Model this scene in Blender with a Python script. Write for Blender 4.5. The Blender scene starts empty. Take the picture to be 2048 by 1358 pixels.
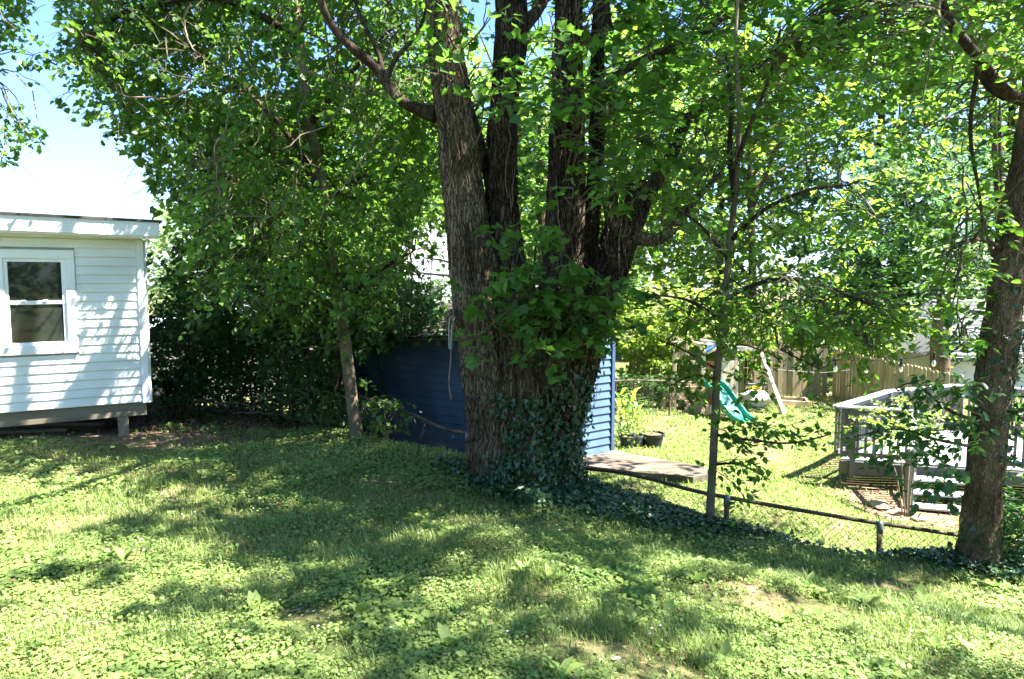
import bpy, math, random
import numpy as np
from mathutils import Vector, Matrix
random.seed(7)
RNG = np.random.default_rng(7)
scene = bpy.context.scene
C = scene.collection
PI = math.pi

# ------------------------------------------------------------------ camera
F = 1400.0; W0, H0 = 2048.0, 1358.0
CAMZ = 1.65; PITCH = math.atan(119.0 / F)
cam_d = bpy.data.cameras.new('camera'); cam = bpy.data.objects.new('camera', cam_d); C.objects.link(cam)
cam.location = (0, 0, CAMZ); cam.rotation_euler = (PI / 2 - PITCH, 0, 0)
cam_d.sensor_width = 36.0; cam_d.lens = F / W0 * 36.0; cam_d.clip_end = 2000; cam_d.clip_start = 0.05
scene.camera = cam
cp, sp_ = math.cos(PITCH), math.sin(PITCH)
def at(u, v, Y):
    """point that shows at photo pixel (u, v) at forward distance Y"""
    a = (u - 1024) / F; b = (679 - v) / F
    k = Y / (cp + b * sp_)
    return np.array([a * k, Y, CAMZ + (b * cp - sp_) * k])
def proj(P):
    P = np.asarray(P, float); x = P[..., 0]; y = P[..., 1]; z = P[..., 2] - CAMZ
    d = y * cp - z * sp_; up = y * sp_ + z * cp
    d = np.where(d < 0.05, 0.05, d)
    return 1024 + F * x / d, 679 - F * up / d

# ------------------------------------------------------------------ light
SUN_EL = math.radians(56); SUN_AZ = math.radians(97)      # azimuth clockwise from +Y
SUN = np.array([math.sin(SUN_AZ) * math.cos(SUN_EL), math.cos(SUN_AZ) * math.cos(SUN_EL), math.sin(SUN_EL)])
world = bpy.data.worlds.new('World'); scene.world = world; world.use_nodes = True
nt = world.node_tree; nt.nodes.clear()
sky = nt.nodes.new('ShaderNodeTexSky'); sky.sky_type = 'NISHITA'; sky.sun_disc = False
sky.sun_elevation = SUN_EL; sky.sun_rotation = SUN_AZ; sky.air_density = 1.0; sky.dust_density = 0.6; sky.ozone_density = 3.0
bg = nt.nodes.new('ShaderNodeBackground'); bg.inputs[1].default_value = 0.078
wo = nt.nodes.new('ShaderNodeOutputWorld')
tc = nt.nodes.new('ShaderNodeTexCoord')
mp = nt.nodes.new('ShaderNodeMapping'); mp.inputs['Scale'].default_value = (1.2, 1.2, 6.0); mp.inputs['Location'].default_value = (0.3, 0.2, 0.35)
cn = nt.nodes.new('ShaderNodeTexNoise'); cn.inputs['Scale'].default_value = 2.2; cn.inputs['Detail'].default_value = 7; cn.inputs['Roughness'].default_value = 0.55
cr = nt.nodes.new('ShaderNodeValToRGB'); cr.color_ramp.elements[0].position = 0.5; cr.color_ramp.elements[1].position = 0.75
cr.color_ramp.elements[1].color = (0.55, 0.55, 0.55, 1)
mx = nt.nodes.new('ShaderNodeMix'); mx.data_type = 'RGBA'; mx.inputs['B'].default_value = (1.55, 1.65, 1.8, 1)
nt.links.new(tc.outputs['Generated'], mp.inputs[0]); nt.links.new(mp.outputs[0], cn.inputs['Vector'])
nt.links.new(cn.outputs['Fac'], cr.inputs[0]); nt.links.new(cr.outputs[0], mx.inputs['Factor'])
tn_ = nt.nodes.new('ShaderNodeMix'); tn_.data_type = 'RGBA'; tn_.blend_type = 'MULTIPLY'; tn_.inputs['Factor'].default_value = 1; tn_.inputs['B'].default_value = (0.55, 0.65, 0.84, 1)
nt.links.new(sky.outputs[0], tn_.inputs['A']); nt.links.new(tn_.outputs['Result'], mx.inputs['A']); nt.links.new(mx.outputs['Result'], bg.inputs[0]); nt.links.new(bg.outputs[0], wo.inputs[0])
sd = bpy.data.lights.new('sun', 'SUN'); sun = bpy.data.objects.new('sun', sd); C.objects.link(sun)
sd.energy = 5.0; sd.angle = math.radians(0.6); sd.color = (1.0, 0.95, 0.86)
sun.location = (20, 5, 30); sun.rotation_euler = Vector(SUN).to_track_quat('Z', 'Y').to_euler()
scene.view_settings.view_transform = 'Standard'; scene.view_settings.look = 'None'
scene.view_settings.exposure = 2.95; scene.view_settings.gamma = 1.0; scene.view_settings.use_curve_mapping = False
cy = scene.cycles
cy.max_bounces = 7; cy.diffuse_bounces = 4; cy.glossy_bounces = 2; cy.transmission_bounces = 4; cy.transparent_max_bounces = 6
cy.use_denoising = True; cy.sample_clamp_indirect = 8.0; cy.caustics_reflective = False; cy.caustics_refractive = False

# ------------------------------------------------------------------ noise
_tab = np.random.default_rng(3).random(4096)
def _h(i, j, k, s): return _tab[(i * 73856093 ^ j * 19349663 ^ k * 83492791 ^ (s * 2654435)) & 4095]
def vnoise(P, scale=1.0, seed=0):
    P = np.asarray(P, float) * scale; I = np.floor(P).astype(np.int64); f = P - I; f = f * f * (3 - 2 * f)
    i, j, k = I[..., 0], I[..., 1], I[..., 2]; x, y, z = f[..., 0], f[..., 1], f[..., 2]
    r = 0
    for a in (0, 1):
        for b in (0, 1):
            for c in (0, 1):
                r = r + _h(i + a, j + b, k + c, seed) * (x if a else 1 - x) * (y if b else 1 - y) * (z if c else 1 - z)
    return r
def fbm(P, scale=1.0, seed=0): return 0.55 * vnoise(P, scale, seed) + 0.3 * vnoise(P, scale * 2.1, seed + 1) + 0.15 * vnoise(P, scale * 4.3, seed + 2)
def inpoly(u, v, poly):
    r = np.zeros(np.shape(u), bool); n = len(poly)
    for i in range(n):
        x1, y1 = poly[i]; x2, y2 = poly[(i + 1) % n]
        if y1 == y2: continue
        c = ((y1 > v) != (y2 > v)) & (u < (x2 - x1) * (v - y1) / (y2 - y1) + x1)
        r ^= c
    return r
def nrm(a): return a / np.maximum(np.linalg.norm(a, axis=-1, keepdims=True), 1e-9)

# ------------------------------------------------------------------ materials
def new_mat(name):
    m = bpy.data.materials.new(name); m.use_nodes = True; n = m.node_tree.nodes; n.clear()
    out = n.new('ShaderNodeOutputMaterial'); b = n.new('ShaderNodeBsdfPrincipled'); m.node_tree.links.new(b.outputs[0], out.inputs[0])
    return m, n, m.node_tree.links, b, out
def mat(name, c1, c2=None, rough=0.7, scale=6.0, stretch=(1, 1, 1), bump=0.15, metal=0.0, detail=6, c3=None, spec=0.35, bscale=None, coord='Object', bd=0.02):
    m, n, l, b, out = new_mat(name)
    c2 = c2 or tuple(x * 0.8 for x in c1)
    t = n.new('ShaderNodeTexCoord'); mpn = n.new('ShaderNodeMapping'); mpn.inputs['Scale'].default_value = stretch
    l.new(t.outputs[coord], mpn.inputs[0])
    nz = n.new('ShaderNodeTexNoise'); nz.inputs['Scale'].default_value = scale; nz.inputs['Detail'].default_value = detail; nz.inputs['Roughness'].default_value = 0.6
    l.new(mpn.outputs[0], nz.inputs['Vector'])
    r = n.new('ShaderNodeValToRGB'); r.color_ramp.elements[0].position = 0.32; r.color_ramp.elements[1].position = 0.68
    r.color_ramp.elements[0].color = (*c2, 1); r.color_ramp.elements[1].color = (*c1, 1)
    if c3: e = r.color_ramp.elements.new(0.5); e.color = (*c3, 1)
    l.new(nz.outputs['Fac'], r.inputs[0])
    n2 = n.new('ShaderNodeTexNoise'); n2.inputs['Scale'].default_value = 1.3; n2.inputs['Detail'].default_value = 3; l.new(t.outputs[coord], n2.inputs['Vector'])
    mr = n.new('ShaderNodeMapRange'); mr.inputs[1].default_value = 0.3; mr.inputs[2].default_value = 0.7; mr.inputs[3].default_value = 0.82; mr.inputs[4].default_value = 1.1
    l.new(n2.outputs['Fac'], mr.inputs[0])
    mm = n.new('ShaderNodeMix'); mm.data_type = 'RGBA'; mm.blend_type = 'MULTIPLY'; mm.inputs['Factor'].default_value = 1
    l.new(r.outputs[0], mm.inputs['A']); l.new(mr.outputs[0], mm.inputs['B']); l.new(mm.outputs['Result'], b.inputs['Base Color'])
    b.inputs['Roughness'].default_value = rough; b.inputs['Metallic'].default_value = metal; b.inputs['Specular IOR Level'].default_value = spec
    if bump:
        nb = n.new('ShaderNodeTexNoise'); nb.inputs['Scale'].default_value = bscale or scale * 2; nb.inputs['Detail'].default_value = 6; l.new(mpn.outputs[0], nb.inputs['Vector'])
        bp = n.new('ShaderNodeBump'); bp.inputs['Strength'].default_value = bump; bp.inputs['Distance'].default_value = bd
        l.new(nb.outputs['Fac'], bp.inputs['Height']); l.new(bp.outputs[0], b.inputs['Normal'])
    return m
def leaf_mat(name, dark, light, trans, tfac=0.4, rough=0.45, spec=0.4):
    m, n, l, b, out = new_mat(name)
    a = n.new('ShaderNodeAttribute'); a.attribute_name = 'tint'
    r = n.new('ShaderNodeValToRGB'); r.color_ramp.elements[0].color = (*dark, 1); r.color_ramp.elements[1].color = (*light, 1)
    e = r.color_ramp.elements.new(0.965); e.color = (*light, 1); r.color_ramp.elements[-1].color = (light[0] * 2.6, light[1] * 1.5, light[2] * 1.1, 1)
    l.new(a.outputs['Fac'], r.inputs[0]); l.new(r.outputs[0], b.inputs['Base Color'])
    b.inputs['Roughness'].default_value = rough; b.inputs['Specular IOR Level'].default_value = spec
    tr = n.new('ShaderNodeBsdfTranslucent'); r2 = n.new('ShaderNodeMix'); r2.data_type = 'RGBA'; r2.blend_type = 'MULTIPLY'; r2.inputs['Factor'].default_value = 1
    mr = n.new('ShaderNodeMapRange'); mr.inputs[3].default_value = 0.65; mr.inputs[4].default_value = 1.3; l.new(a.outputs['Fac'], mr.inputs[0])
    r2.inputs['A'].default_value = (*trans, 1); l.new(mr.outputs[0], r2.inputs['B']); l.new(r2.outputs['Result'], tr.inputs[0])
    ms = n.new('ShaderNodeMixShader'); ms.inputs[0].default_value = tfac
    l.new(b.outputs[0], ms.inputs[1]); l.new(tr.outputs[0], ms.inputs[2]); l.new(ms.outputs[0], out.inputs[0])
    return m
def bark_mat(name, c1, c2, c3, vs=0.22, scale=14, bump=0.9, bd=0.03, crack=.3):
    m, n, l, b, out = new_mat(name); t = n.new('ShaderNodeTexCoord')
    wn_ = n.new('ShaderNodeTexNoise'); wn_.inputs['Scale'].default_value = 5.0; wn_.inputs['Detail'].default_value = 4; l.new(t.outputs['Object'], wn_.inputs['Vector'])
    ad = n.new('ShaderNodeVectorMath'); ad.operation = 'MULTIPLY_ADD'; ad.inputs[1].default_value = (.13, .13, .2); l.new(wn_.outputs['Color'], ad.inputs[0]); l.new(t.outputs['Object'], ad.inputs[2])
    mpn = n.new('ShaderNodeMapping'); mpn.inputs['Scale'].default_value = (1, 1, vs); l.new(ad.outputs[0], mpn.inputs[0])
    v = n.new('ShaderNodeTexVoronoi'); v.feature = 'DISTANCE_TO_EDGE'; v.inputs['Scale'].default_value = scale; l.new(mpn.outputs[0], v.inputs['Vector'])
    v2 = n.new('ShaderNodeTexVoronoi'); v2.feature = 'F1'; v2.inputs['Scale'].default_value = scale; l.new(mpn.outputs[0], v2.inputs['Vector'])
    nz = n.new('ShaderNodeTexNoise'); nz.inputs['Scale'].default_value = scale * 2.2; nz.inputs['Detail'].default_value = 8; nz.inputs['Roughness'].default_value = .7; l.new(mpn.outputs[0], nz.inputs['Vector'])
    big = n.new('ShaderNodeTexNoise'); big.inputs['Scale'].default_value = 2.2; big.inputs['Detail'].default_value = 5; l.new(t.outputs['Object'], big.inputs['Vector'])
    mr = n.new('ShaderNodeMapRange'); mr.inputs[1].default_value = 0.0; mr.inputs[2].default_value = .22; mr.inputs[3].default_value = crack; l.new(v.outputs['Distance'], mr.inputs[0])
    mm = n.new('ShaderNodeMath'); mm.operation = 'MULTIPLY'; l.new(mr.outputs[0], mm.inputs[0]); l.new(nz.outputs['Fac'], mm.inputs[1])
    r = n.new('ShaderNodeValToRGB'); r.color_ramp.elements[0].color = (*c2, 1); r.color_ramp.elements[0].position = .12; r.color_ramp.elements[1].color = (*c1, 1); r.color_ramp.elements[1].position = .66; e = r.color_ramp.elements.new(.36); e.color = (*c3, 1)
    l.new(mm.outputs[0], r.inputs[0])
    vr = n.new('ShaderNodeMix'); vr.data_type = 'RGBA'; vr.blend_type = 'MULTIPLY'; vr.inputs['Factor'].default_value = 1; cr2 = n.new('ShaderNodeValToRGB'); cr2.color_ramp.elements[0].position = .35; cr2.color_ramp.elements[0].color = (.55, .5, .45, 1); cr2.color_ramp.elements[1].position = .65; cr2.color_ramp.elements[1].color = (1.25, 1.25, 1.2, 1)
    l.new(big.outputs['Fac'], cr2.inputs[0]); l.new(r.outputs[0], vr.inputs['A']); l.new(cr2.outputs[0], vr.inputs['B'])
    vr2 = n.new('ShaderNodeMix'); vr2.data_type = 'RGBA'; vr2.blend_type = 'MULTIPLY'; vr2.inputs['Factor'].default_value = .3; l.new(vr.outputs['Result'], vr2.inputs['A']); l.new(v2.outputs['Color'], vr2.inputs['B'])
    hs = n.new('ShaderNodeHueSaturation'); hs.inputs['Saturation'].default_value = .9; 
    sep = n.new('ShaderNodeRGBToBW'); l.new(v2.outputs['Color'], sep.inputs[0]); l.new(sep.outputs[0], vr2.inputs['B'])
    l.new(vr2.outputs['Result'], hs.inputs['Color']); l.new(hs.outputs[0], b.inputs['Base Color'])
    b.inputs['Roughness'].default_value = .92; b.inputs['Specular IOR Level'].default_value = .15
    hm = n.new('ShaderNodeMath'); hm.operation = 'MULTIPLY_ADD'; hm.inputs[1].default_value = 1.0; l.new(mr.outputs[0], hm.inputs[0]); l.new(nz.outputs['Fac'], hm.inputs[2])
    bp = n.new('ShaderNodeBump'); bp.inputs['Strength'].default_value = bump; bp.inputs['Distance'].default_value = bd; l.new(hm.outputs[0], bp.inputs['Height']); l.new(bp.outputs[0], b.inputs['Normal'])
    return m
M = {}
M['white'] = mat('white_vinyl', (0.86, 0.86, 0.84), (0.76, 0.77, 0.73), 0.45, 1.6, (.6, .6, 3), bump=0.04, detail=9)
M['trim'] = mat('white_trim', (0.86, 0.87, 0.88), (0.82, 0.83, 0.84), 0.4, 4, bump=0.04)
M['blue'] = mat('blue_siding', (0.095, 0.16, 0.27), (0.07, 0.12, 0.21), 0.45, 2.5, bump=0.12, bscale=30)
M['bluetrim'] = mat('blue_trim', (0.05, 0.09, 0.18), None, 0.45, 5, bump=0.08)
M['roofdark'] = mat('dark_shingle', (0.09, 0.075, 0.065), (0.03, 0.028, 0.027), 0.95, 18, bump=0.5)
M['roofedge'] = mat('roof_edge', (0.06, 0.05, 0.05), None, 0.8, 8)
M['oldwood'] = mat('weathered_wood', (0.30, 0.25, 0.17), (0.2, 0.16, 0.11), 0.85, 10, (1, 1, 0.15), 0.3)
M['beam'] = mat('treated_beam', (0.25, 0.21, 0.14), (0.17, 0.14, 0.10), 0.85, 8, (0.2, 0.2, 1), 0.3)
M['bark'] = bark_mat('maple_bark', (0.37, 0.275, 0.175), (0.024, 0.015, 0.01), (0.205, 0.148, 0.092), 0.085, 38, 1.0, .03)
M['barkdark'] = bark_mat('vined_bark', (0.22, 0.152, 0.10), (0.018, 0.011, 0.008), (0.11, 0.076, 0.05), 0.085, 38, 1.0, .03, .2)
M['bark2'] = bark_mat('brown_bark', (0.37, 0.25, 0.155), (0.06, 0.038, 0.024), (0.24, 0.16, 0.10), 0.22, 55, 1.0, 0.015, .45)
M['bark3'] = bark_mat('smooth_bark', (0.25, 0.195, 0.13), (0.10, 0.075, 0.05), (0.19, 0.148, 0.10), 1.6, 30, 0.3, 0.004, .8)
M['bark4'] = bark_mat('dark_bark', (0.11, 0.08, 0.055), (0.03, 0.02, 0.014), (0.065, 0.047, 0.033), 0.3, 18, 0.6, 0.015)
M['twig'] = mat('twig', (0.13, 0.115, 0.06), (0.06, 0.055, 0.03), 0.85, 20, bump=0)
M['vine'] = mat('vine_wood', (0.22, 0.155, 0.11), (0.07, 0.048, 0.034), 0.9, 30, bump=0.4, bd=0.005)
M['deadwood'] = mat('dead_wood', (0.30, 0.22, 0.17), (0.12, 0.085, 0.06), 0.9, 20, bump=0.2)
M['soil'] = mat('soil', (0.26, 0.175, 0.115), (0.10, 0.065, 0.045), 0.95, 9, bump=0.6, spec=0.1)
M['rust'] = mat('rusty_pipe', (0.15, 0.10, 0.07), (0.055, 0.038, 0.03), 0.7, 14, bump=0.2, metal=0.2)
M['galv'] = mat('galvanised', (0.25, 0.27, 0.28), (0.16, 0.17, 0.18), 0.5, 20, bump=0.1, metal=0.6)
M['wire'] = mat('wire', (0.06, 0.058, 0.052), (0.04, 0.036, 0.03), 0.6, 20, bump=0, metal=0.4)
M['concrete'] = mat('old_concrete', (0.20, 0.165, 0.13), (0.045, 0.034, 0.025), 0.92, 2.6, (.5, 2.2, 1), 0.6, c3=(0.12, 0.095, 0.07), detail=9)
M['picket'] = mat('fence_wood', (0.50, 0.40, 0.24), (0.40, 0.31, 0.18), 0.85, 7, (1, 1, 0.12), 0.2)
M['picket2'] = mat('fence_wood_grey', (0.33, 0.28, 0.18), (0.25, 0.20, 0.13), 0.85, 7, (1, 1, 0.12), 0.2)
M['picket3'] = mat('fence_wood_warm', (0.55, 0.38, 0.24), (0.36, 0.22, 0.13), 0.85, 7, (1, 1, 0.12), 0.2)
M['deck'] = mat('grey_deck_paint_shaded', (0.115, 0.118, 0.125), (0.085, 0.088, 0.095), 0.55, 5, bump=0.1)  # deck posts and fronts: grey darkened, their shade put into the colour
M['decktop'] = mat('deck_paint_sunlit', (0.40, 0.41, 0.44), (0.32, 0.33, 0.36), 0.5, 5, bump=0.1)  # deck tops, caps and treads: made paler, sunlight put into the colour
M['play'] = mat('cedar_play', (0.52, 0.40, 0.26), (0.38, 0.27, 0.17), 0.8, 6, (1, 1, 0.3), 0.2)
M['playlight'] = mat('pale_pine', (0.66, 0.58, 0.45), (0.52, 0.43, 0.32), 0.75, 6, (1, 1, 0.3), 0.15)
M['orange'] = mat('orange_panel', (0.44, 0.15, 0.07), None, 0.6, 6, bump=0.1)
M['brown'] = mat('brown_panel', (0.22, 0.09, 0.045), None, 0.6, 6, bump=0.1)
M['teal'] = mat('teal_plastic', (0.025, 0.27, 0.20), (0.02, 0.22, 0.165), 0.3, 3, bump=0)
M['bluetarp'] = mat('blue_canopy', (0.05, 0.13, 0.35), None, 0.6, 4, bump=0.1)
M['red'] = mat('red_plastic', (0.45, 0.05, 0.05), None, 0.4, 4, bump=0)
M['yellow'] = mat('yellow_plastic', (0.65, 0.42, 0.03), None, 0.4, 4, bump=0)
M['tarp'] = mat('white_tarp', (0.72, 0.68, 0.62), (0.6, 0.56, 0.5), 0.7, 4, bump=0.4)
M['black'] = mat('black_plastic', (0.022, 0.026, 0.03), None, 0.5, 6, bump=0.05)
M['greypot'] = mat('grey_plastic', (0.10, 0.11, 0.12), None, 0.5, 6, bump=0.05)
M['cord'] = mat('black_cord', (0.012, 0.012, 0.012), None, 0.5, 6, bump=0)
M['greyroof'] = mat('grey_shingle', (0.11, 0.115, 0.125), (0.075, 0.08, 0.088), 0.9, 12, (1, 1, 1), 0.3)
M['paleroof'] = mat('pale_shingle', (0.26, 0.275, 0.30), (0.20, 0.21, 0.23), 0.9, 5, bump=0.3)
M['stucco'] = mat('white_stucco', (0.70, 0.70, 0.68), (0.62, 0.62, 0.60), 0.8, 3, bump=0.1)
M['greywall'] = mat('grey_block', (0.17, 0.17, 0.155), (0.12, 0.12, 0.11), 0.9, 4, bump=0.3)
M['gutter'] = mat('dark_gutter', (0.035, 0.035, 0.04), None, 0.5, 5, bump=0)
M['stone'] = mat('rough_stone', (0.33, 0.25, 0.18), (0.17, 0.12, 0.085), 0.9, 7, bump=0.5)
M['rope'] = mat('grey_rope', (0.42, 0.42, 0.40), None, 0.8, 30, bump=0.1)
M['petal'] = mat('white_petal', (0.75, 0.74, 0.78), None, 0.6, 5, bump=0)
M['paper'] = mat('white_paper', (0.78, 0.78, 0.76), None, 0.7, 5, bump=0)
M['L_maple'] = leaf_mat('maple_leaf', (0.016, 0.054, 0.014), (0.073, 0.161, 0.029), (0.186, 0.413, 0.043), 0.42)
M['L_vine'] = leaf_mat('vine_leaf', (0.016, 0.056, 0.010), (0.092, 0.185, 0.027), (0.217, 0.435, 0.043), 0.40)
M['L_sap'] = leaf_mat('sapling_leaf', (0.019, 0.056, 0.011), (0.083, 0.166, 0.026), (0.217, 0.457, 0.038), 0.45)
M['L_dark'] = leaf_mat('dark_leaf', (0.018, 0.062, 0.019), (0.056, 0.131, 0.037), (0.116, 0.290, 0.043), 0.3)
M['L_ivy'] = leaf_mat('ivy_leaf', (0.012, 0.042, 0.018), (0.05, 0.115, 0.045), (0.05, 0.12, 0.03), 0.18, 0.35, 0.5)
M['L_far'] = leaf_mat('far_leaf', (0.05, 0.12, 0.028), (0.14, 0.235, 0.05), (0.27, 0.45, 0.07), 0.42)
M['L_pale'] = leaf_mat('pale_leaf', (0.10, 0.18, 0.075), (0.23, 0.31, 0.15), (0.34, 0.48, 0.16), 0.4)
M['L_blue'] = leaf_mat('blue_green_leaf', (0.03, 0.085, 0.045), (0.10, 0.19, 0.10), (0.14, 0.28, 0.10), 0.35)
M['L_bright'] = leaf_mat('bright_leaf', (0.085, 0.17, 0.03), (0.22, 0.31, 0.07), (0.36, 0.52, 0.05), 0.45)
M['clover'] = leaf_mat('clover_leaf', (0.11, 0.19, 0.045), (0.29, 0.37, 0.11), (0.28, 0.46, 0.11), 0.36, 0.55, 0.3)
M['grass'] = leaf_mat('grass_blade', (0.11, 0.18, 0.045), (0.29, 0.35, 0.12), (0.32, 0.45, 0.10), 0.36, 0.5, 0.3)
M['grassn'] = leaf_mat('far_grass_blade', (0.14, 0.23, 0.05), (0.27, 0.38, 0.10), (0.32, 0.48, 0.09), 0.36, 0.6, 0.25)
# window glass: dark, reflective
m, n_, l_, b_, o_ = new_mat('window_glass'); b_.inputs['Base Color'].default_value = (0.02, 0.025, 0.02, 1); b_.inputs['Roughness'].default_value = 0.03
b_.inputs['Specular IOR Level'].default_value = 0.45
nz = n_.new('ShaderNodeTexNoise'); nz.inputs['Scale'].default_value = 3.5; nz.inputs['Detail'].default_value = 4; bp = n_.new('ShaderNodeBump'); bp.inputs['Strength'].default_value = 0.03; bp.inputs['Distance'].default_value = 0.01
t_ = n_.new('ShaderNodeTexCoord'); l_.new(t_.outputs['Object'], nz.inputs['Vector']); l_.new(nz.outputs['Fac'], bp.inputs['Height']); l_.new(bp.outputs[0], b_.inputs['Normal'])
M['glass'] = m
m, n_, l_, b_, o_ = new_mat('bulb_glass'); b_.inputs['Base Color'].default_value = (0.9, 0.9, 0.9, 1); b_.inputs['Roughness'].default_value = 0.05; b_.inputs['Transmission Weight'].default_value = 0.9
M['bulb'] = m

# ------------------------------------------------------------------ mesh building
ORIG = {}
def mesh_np(name, V, faces_list, material, tint=None, smooth=False):
    """faces_list: list of (n,k) int arrays; tint: list of (n,) arrays"""
    me = bpy.data.meshes.new(name); V = np.ascontiguousarray(V, np.float32)
    me.vertices.add(len(V)); me.vertices.foreach_set('co', V.ravel())
    fl = [np.asarray(f, np.int32) for f in faces_list if len(f)]
    loops = np.concatenate([f.ravel() for f in fl]); tot = np.concatenate([np.full(len(f), f.shape[1], np.int32) for f in fl])
    st = np.concatenate([[0], np.cumsum(tot)[:-1]]).astype(np.int32)
    me.loops.add(len(loops)); me.loops.foreach_set('vertex_index', loops)
    me.polygons.add(len(tot)); me.polygons.foreach_set('loop_start', st)
    me.polygons.foreach_set('loop_total', tot)
    me.polygons.foreach_set('use_smooth', np.full(len(tot), smooth or tint is not None, bool))
    if tint is not None:
        a = me.attributes.new('tint', 'FLOAT', 'FACE'); a.data.foreach_set('value', np.concatenate(tint).astype(np.float32))
    me.update(calc_edges=True)
    if material: me.materials.append(material)
    return me
def props(o, label=None, cat=None, group=None, kind=None):
    if label: o['label'] = label
    if cat: o['category'] = cat
    if group: o['group'] = group
    if kind: o['kind'] = kind
    return o
def link(name, me, parent=None, mtx=None):
    o = bpy.data.objects.new(name, me); C.objects.link(o)
    if parent is not None: o.parent = parent
    if mtx is not None: o.matrix_basis = mtx
    return o
def thing(name, label, cat, loc, group=None):
    o = bpy.data.objects.new(name, None); o.empty_display_size = 0.1; C.objects.link(o)
    o.location = tuple(float(x) for x in loc); ORIG[o.name] = np.array(loc, float)
    return props(o, label, cat, group)
def org(parent):
    while parent is not None:
        if parent.name in ORIG: return ORIG[parent.name]
        parent = parent.parent
    return np.zeros(3)
class MB:
    def __init__(s): s.v = []; s.f = {}; s.n = 0
    def add(s, V, faces):
        V = np.asarray(V, float).reshape(-1, 3); s.v.append(V)
        for f in faces:
            f = np.asarray(f, int)
            if f.ndim == 1: f = f[None]
            if len(f): s.f.setdefault(f.shape[1], []).append(f + s.n)
        s.n += len(V); return s
    def box(s, c, size, R=None, bev=0.0):
        h = np.array(size, float) / 2
        if bev > 0:
            b = min(bev, h.min() * 0.45); P = []
            for ax in range(3):
                pass
            # chamfered box: 24 verts
            vs = []; idx = {}
            for sx in (-1, 1):
                for sy in (-1, 1):
                    for sz in (-1, 1):
                        for ax in range(3):
                            p = np.array([sx, sy, sz]) * h; 
                            q = p - np.array([sx, sy, sz]) * b; q[ax] = p[ax]
                            idx[(sx, sy, sz, ax)] = len(vs); vs.append(q)
            fs4 = []; fs3 = []
            for ax in range(3):
                o1, o2 = [a for a in range(3) if a != ax]
                for sg in (-1, 1):
                    lp = []
                    for a, b2 in ((-1, -1), (1, -1), (1, 1), (-1, 1)):
                        k = [0, 0, 0]; k[ax] = sg; k[o1] = a; k[o2] = b2; lp.append(idx[(*k, ax)])
                    fs4.append(lp if (sg > 0) == (ax != 1) else lp[::-1])
            for ax in range(3):      # edges along ax
                o1, o2 = [a for a in range(3) if a != ax]
                for a in (-1, 1):
                    for b2 in (-1, 1):
                        k = [0, 0, 0]; k[o1] = a; k[o2] = b2; k[ax] = -1; k2 = list(k); k2[ax] = 1
                        fs4.append([idx[(*k, o1)], idx[(*k2, o1)], idx[(*k2, o2)], idx[(*k, o2)]])
            for sx in (-1, 1):
                for sy in (-1, 1):
                    for sz in (-1, 1): fs3.append([idx[(sx, sy, sz, 0)], idx[(sx, sy, sz, 1)], idx[(sx, sy, sz, 2)]])
            V = np.array(vs); F4 = np.array(fs4); F3 = np.array(fs3)
            def fix(Fa):
                out = []
                for f in Fa:
                    nn = np.cross(V[f[1]] - V[f[0]], V[f[2]] - V[f[0]]); out.append(f if nn @ V[f].mean(0) > 0 else f[::-1])
                return np.array(out)
            F4, F3 = fix(F4), fix(F3)
            if R is not None: V = V @ np.asarray(R).T
            return s.add(V + np.array(c), [F4, F3])
        V = np.array([[x, y, z] for x in (-1, 1) for y in (-1, 1) for z in (-1, 1)]) * h
        if R is not None: V = V @ np.asarray(R).T
        return s.add(V + np.array(c), [np.array([[0, 1, 3, 2], [4, 6, 7, 5], [0, 4, 5, 1], [2, 3, 7, 6], [0, 2, 6, 4], [1, 5, 7, 3]])])
    def bar(s, a, b, w, d, bev=0.0, up=(0, 0, 1)):
        a = np.array(a, float); b = np.array(b, float); L = np.linalg.norm(b - a); z = (b - a) / L
        x = np.cross(up, z); 
        if np.linalg.norm(x) < 1e-4: x = np.array([1., 0, 0])
        x = x / np.linalg.norm(x); y = np.cross(z, x)
        return s.box((a + b) / 2, (w, d, L), np.stack([x, y, z], 1), bev)
    def tube(s, P, r, n=8, cap=True, ridge=None):
        P = np.asarray(P, float); m = len(P); r = np.broadcast_to(np.asarray(r, float), (m,))
        T = nrm(np.gradient(P, axis=0)); ref = np.array([0.13, -1.0, 0.07]) if abs(T[0][1]) < 0.9 else np.array([1., 0, 0.1])
        N = np.zeros_like(P); a = ref
        for i in range(m):
            a = a - T[i] * (a @ T[i]); a = a / np.linalg.norm(a); N[i] = a
        B = np.cross(T, N); th = np.linspace(0, 2 * PI, n, endpoint=False)
        rr = np.repeat(r[:, None], n, 1)
        if ridge is not None: rr = rr * ridge(th[None, :], np.arange(m)[:, None], P)
        V = P[:, None] + rr[..., None] * (np.cos(th)[None, :, None] * N[:, None] + np.sin(th)[None, :, None] * B[:, None])
        i = np.arange(m - 1)[:, None] * n; j = np.arange(n)[None]; j2 = (j + 1) % n
        Fq = np.stack([i + j, i + j2, i + n + j2, i + n + j], -1).reshape(-1, 4)
        fs = [Fq]
        if cap and n <= 16: fs += [np.arange(n)[::-1][None], (np.arange(n) + (m - 1) * n)[None]]
        s.add(V.reshape(-1, 3), fs)
        nn = (V - P[:, None]).reshape(-1, 3)
        s.last = (V.reshape(-1, 3), nrm(nn)); return s
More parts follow.
